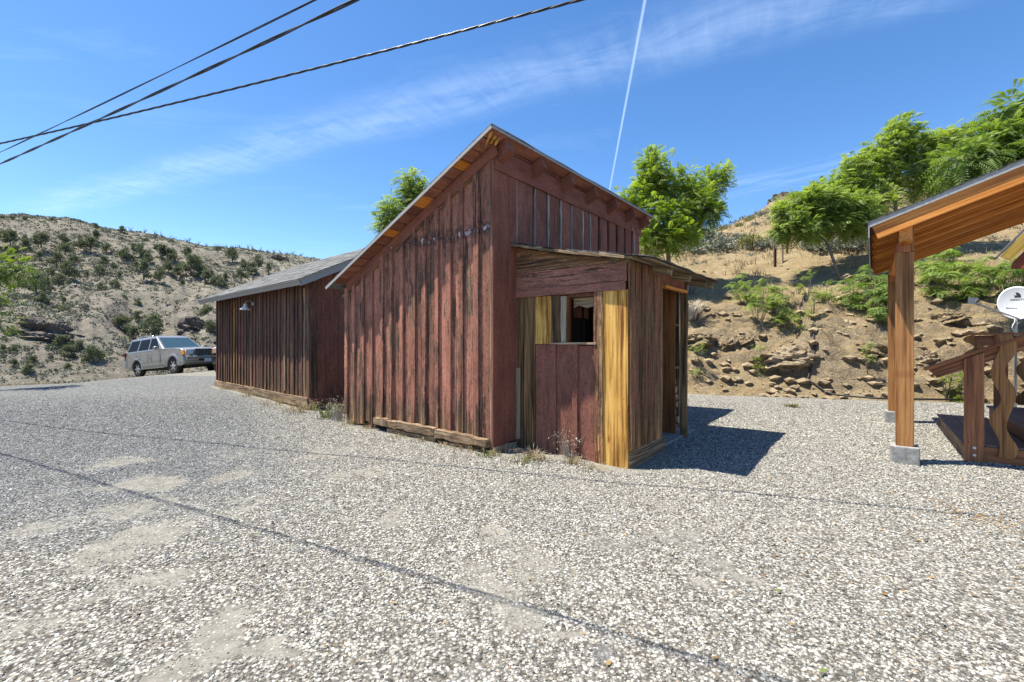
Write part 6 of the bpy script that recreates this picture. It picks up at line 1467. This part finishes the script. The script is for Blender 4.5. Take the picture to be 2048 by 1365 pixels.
for k, q in enumerate(JQ):
    zx, zy, zh = q; jl = jlabel(q); px, py = zx/2.904, 400+zy/2.904; hh_ = zh/2.904
    h = hit(px, py, ground_h, 33, 200)
    if h is None: h = hit(px, py+4, ground_h, 33, 200)
    if h is None: continue
    sc = hh_/910*h[1]*.92; root = thing('juniper', jl, 'tree', tuple(h-V(0, 0, .1*sc*.2)), random.random()*6.28, 'junipers on the left hillside')
    root.scale = (sc*random.uniform(.85, 1.15), sc*random.uniform(.85, 1.15), sc)
    for nm, me in (('crown', JP[k % 6][0]), ('trunk', JP[k % 6][1])):
        c = bpy.data.objects.new(nm, me); COL.objects.link(c); c.parent = root
NUMW = lambda n: ['first', 'second', 'third', 'fourth', 'fifth', 'sixth', 'seventh', 'eighth', 'ninth', 'tenth', 'eleventh', 'twelfth', 'thirteenth', 'fourteenth', 'fifteenth', 'sixteenth', 'seventeenth', 'eighteenth', 'nineteenth', 'twentieth', 'twenty first', 'twenty second', 'twenty third', 'twenty fourth', 'twenty fifth', 'twenty sixth'][n-1]
# bare skeleton bushes along the ridge
for k, zx in enumerate([840, 905, 935, 985, 1015, 1085, 1095, 1150, 1195, 1255, 1320, 1375, 1395, 1440, 1465, 1510, 1555, 1590, 1630, 1660, 1700, 1750, 760, 720, 1285, 1345]):
    px = zx/2.904; Yr = 150*math.cos(math.atan((px-1024)/910)); x = (px-1024)/910*Yr; z = float(ground_h(x, Yr)); mb = MB()
    for j in range(9):
        a = random.random()*6.28; L = random.uniform(.5, 1.6); mb.tube([V(x, Yr, z-.1), V(x+math.cos(a)*L*.3, Yr+math.sin(a)*.2, z+L*.55), V(x+math.cos(a)*L*.6+random.uniform(-.2, .2), Yr+math.sin(a)*.4, z+L)], [.05, .035, .015], 4)
    tag(mb.build('dead_bush', M['bark']), 'bare dead bush, %s from the left along the far ridge line' % NUMW(1+sorted([840, 905, 935, 985, 1015, 1085, 1095, 1150, 1195, 1255, 1320, 1375, 1395, 1440, 1465, 1510, 1555, 1590, 1630, 1660, 1700, 1750, 760, 720, 1285, 1345]).index(zx)), 'bush', 'dead bushes on the ridge')
def scrub_right():
    V_ = []; R2 = []; n = 4600
    s = RNG.uniform(-3, 11, n); q = 5+RNG.random(n)**.7*33; F3 = 1+np.maximum(q-2, 0)/13; x = T0[0]+s*F3*TU[0]+q*TN[0]; y = T0[1]+s*F3*TU[1]+q*TN[1]; ok = fbm(x*.35, y*.35, 3, 63)+.0*q > .50; x, y, q = x[ok], y[ok], q[ok]; z = bank_h(x, y); n = len(x)
    big = (.10+.26*RNG.random(n)**1.6)*np.clip(q/16, .6, 1.3)
    for k in range(26):
        d = RNG.normal(size=(n, 3)); d[:, 2] = np.abs(d[:, 2]); d /= np.linalg.norm(d, axis=1, keepdims=True)
        p = np.stack([x, y, z], -1)+d*(big*(.5+.5*RNG.random(n)))[:, None]*np.array([1.25, 1.25, .8]); a = RNG.normal(size=(n, 3))+d*1.2; a /= np.linalg.norm(a, axis=1, keepdims=True); b = np.cross(a, RNG.normal(size=(n, 3))); b /= np.linalg.norm(b, axis=1, keepdims=True)
        s_ = (big*.30)[:, None]; V_.append(np.stack([p-a*s_, p+b*s_*.35, p+a*s_, p-b*s_*.35], 1).reshape(-1, 3)); R2.append(np.repeat(np.clip((fbm(x*.9, y*.9, 2, 5)-.5)*1.6+.5+.3*(RNG.random(n)-.5), 0, 1), 4))
    v = np.concatenate(V_); o = np_mesh('scrub', v, np.arange(len(v)).reshape(-1, 4), M['sage'], None, {'rnd': np.concatenate(R2)}); tag(o, 'low grey scrub dotted over the right hill', 'scrub', kind='stuff')
scrub_right()
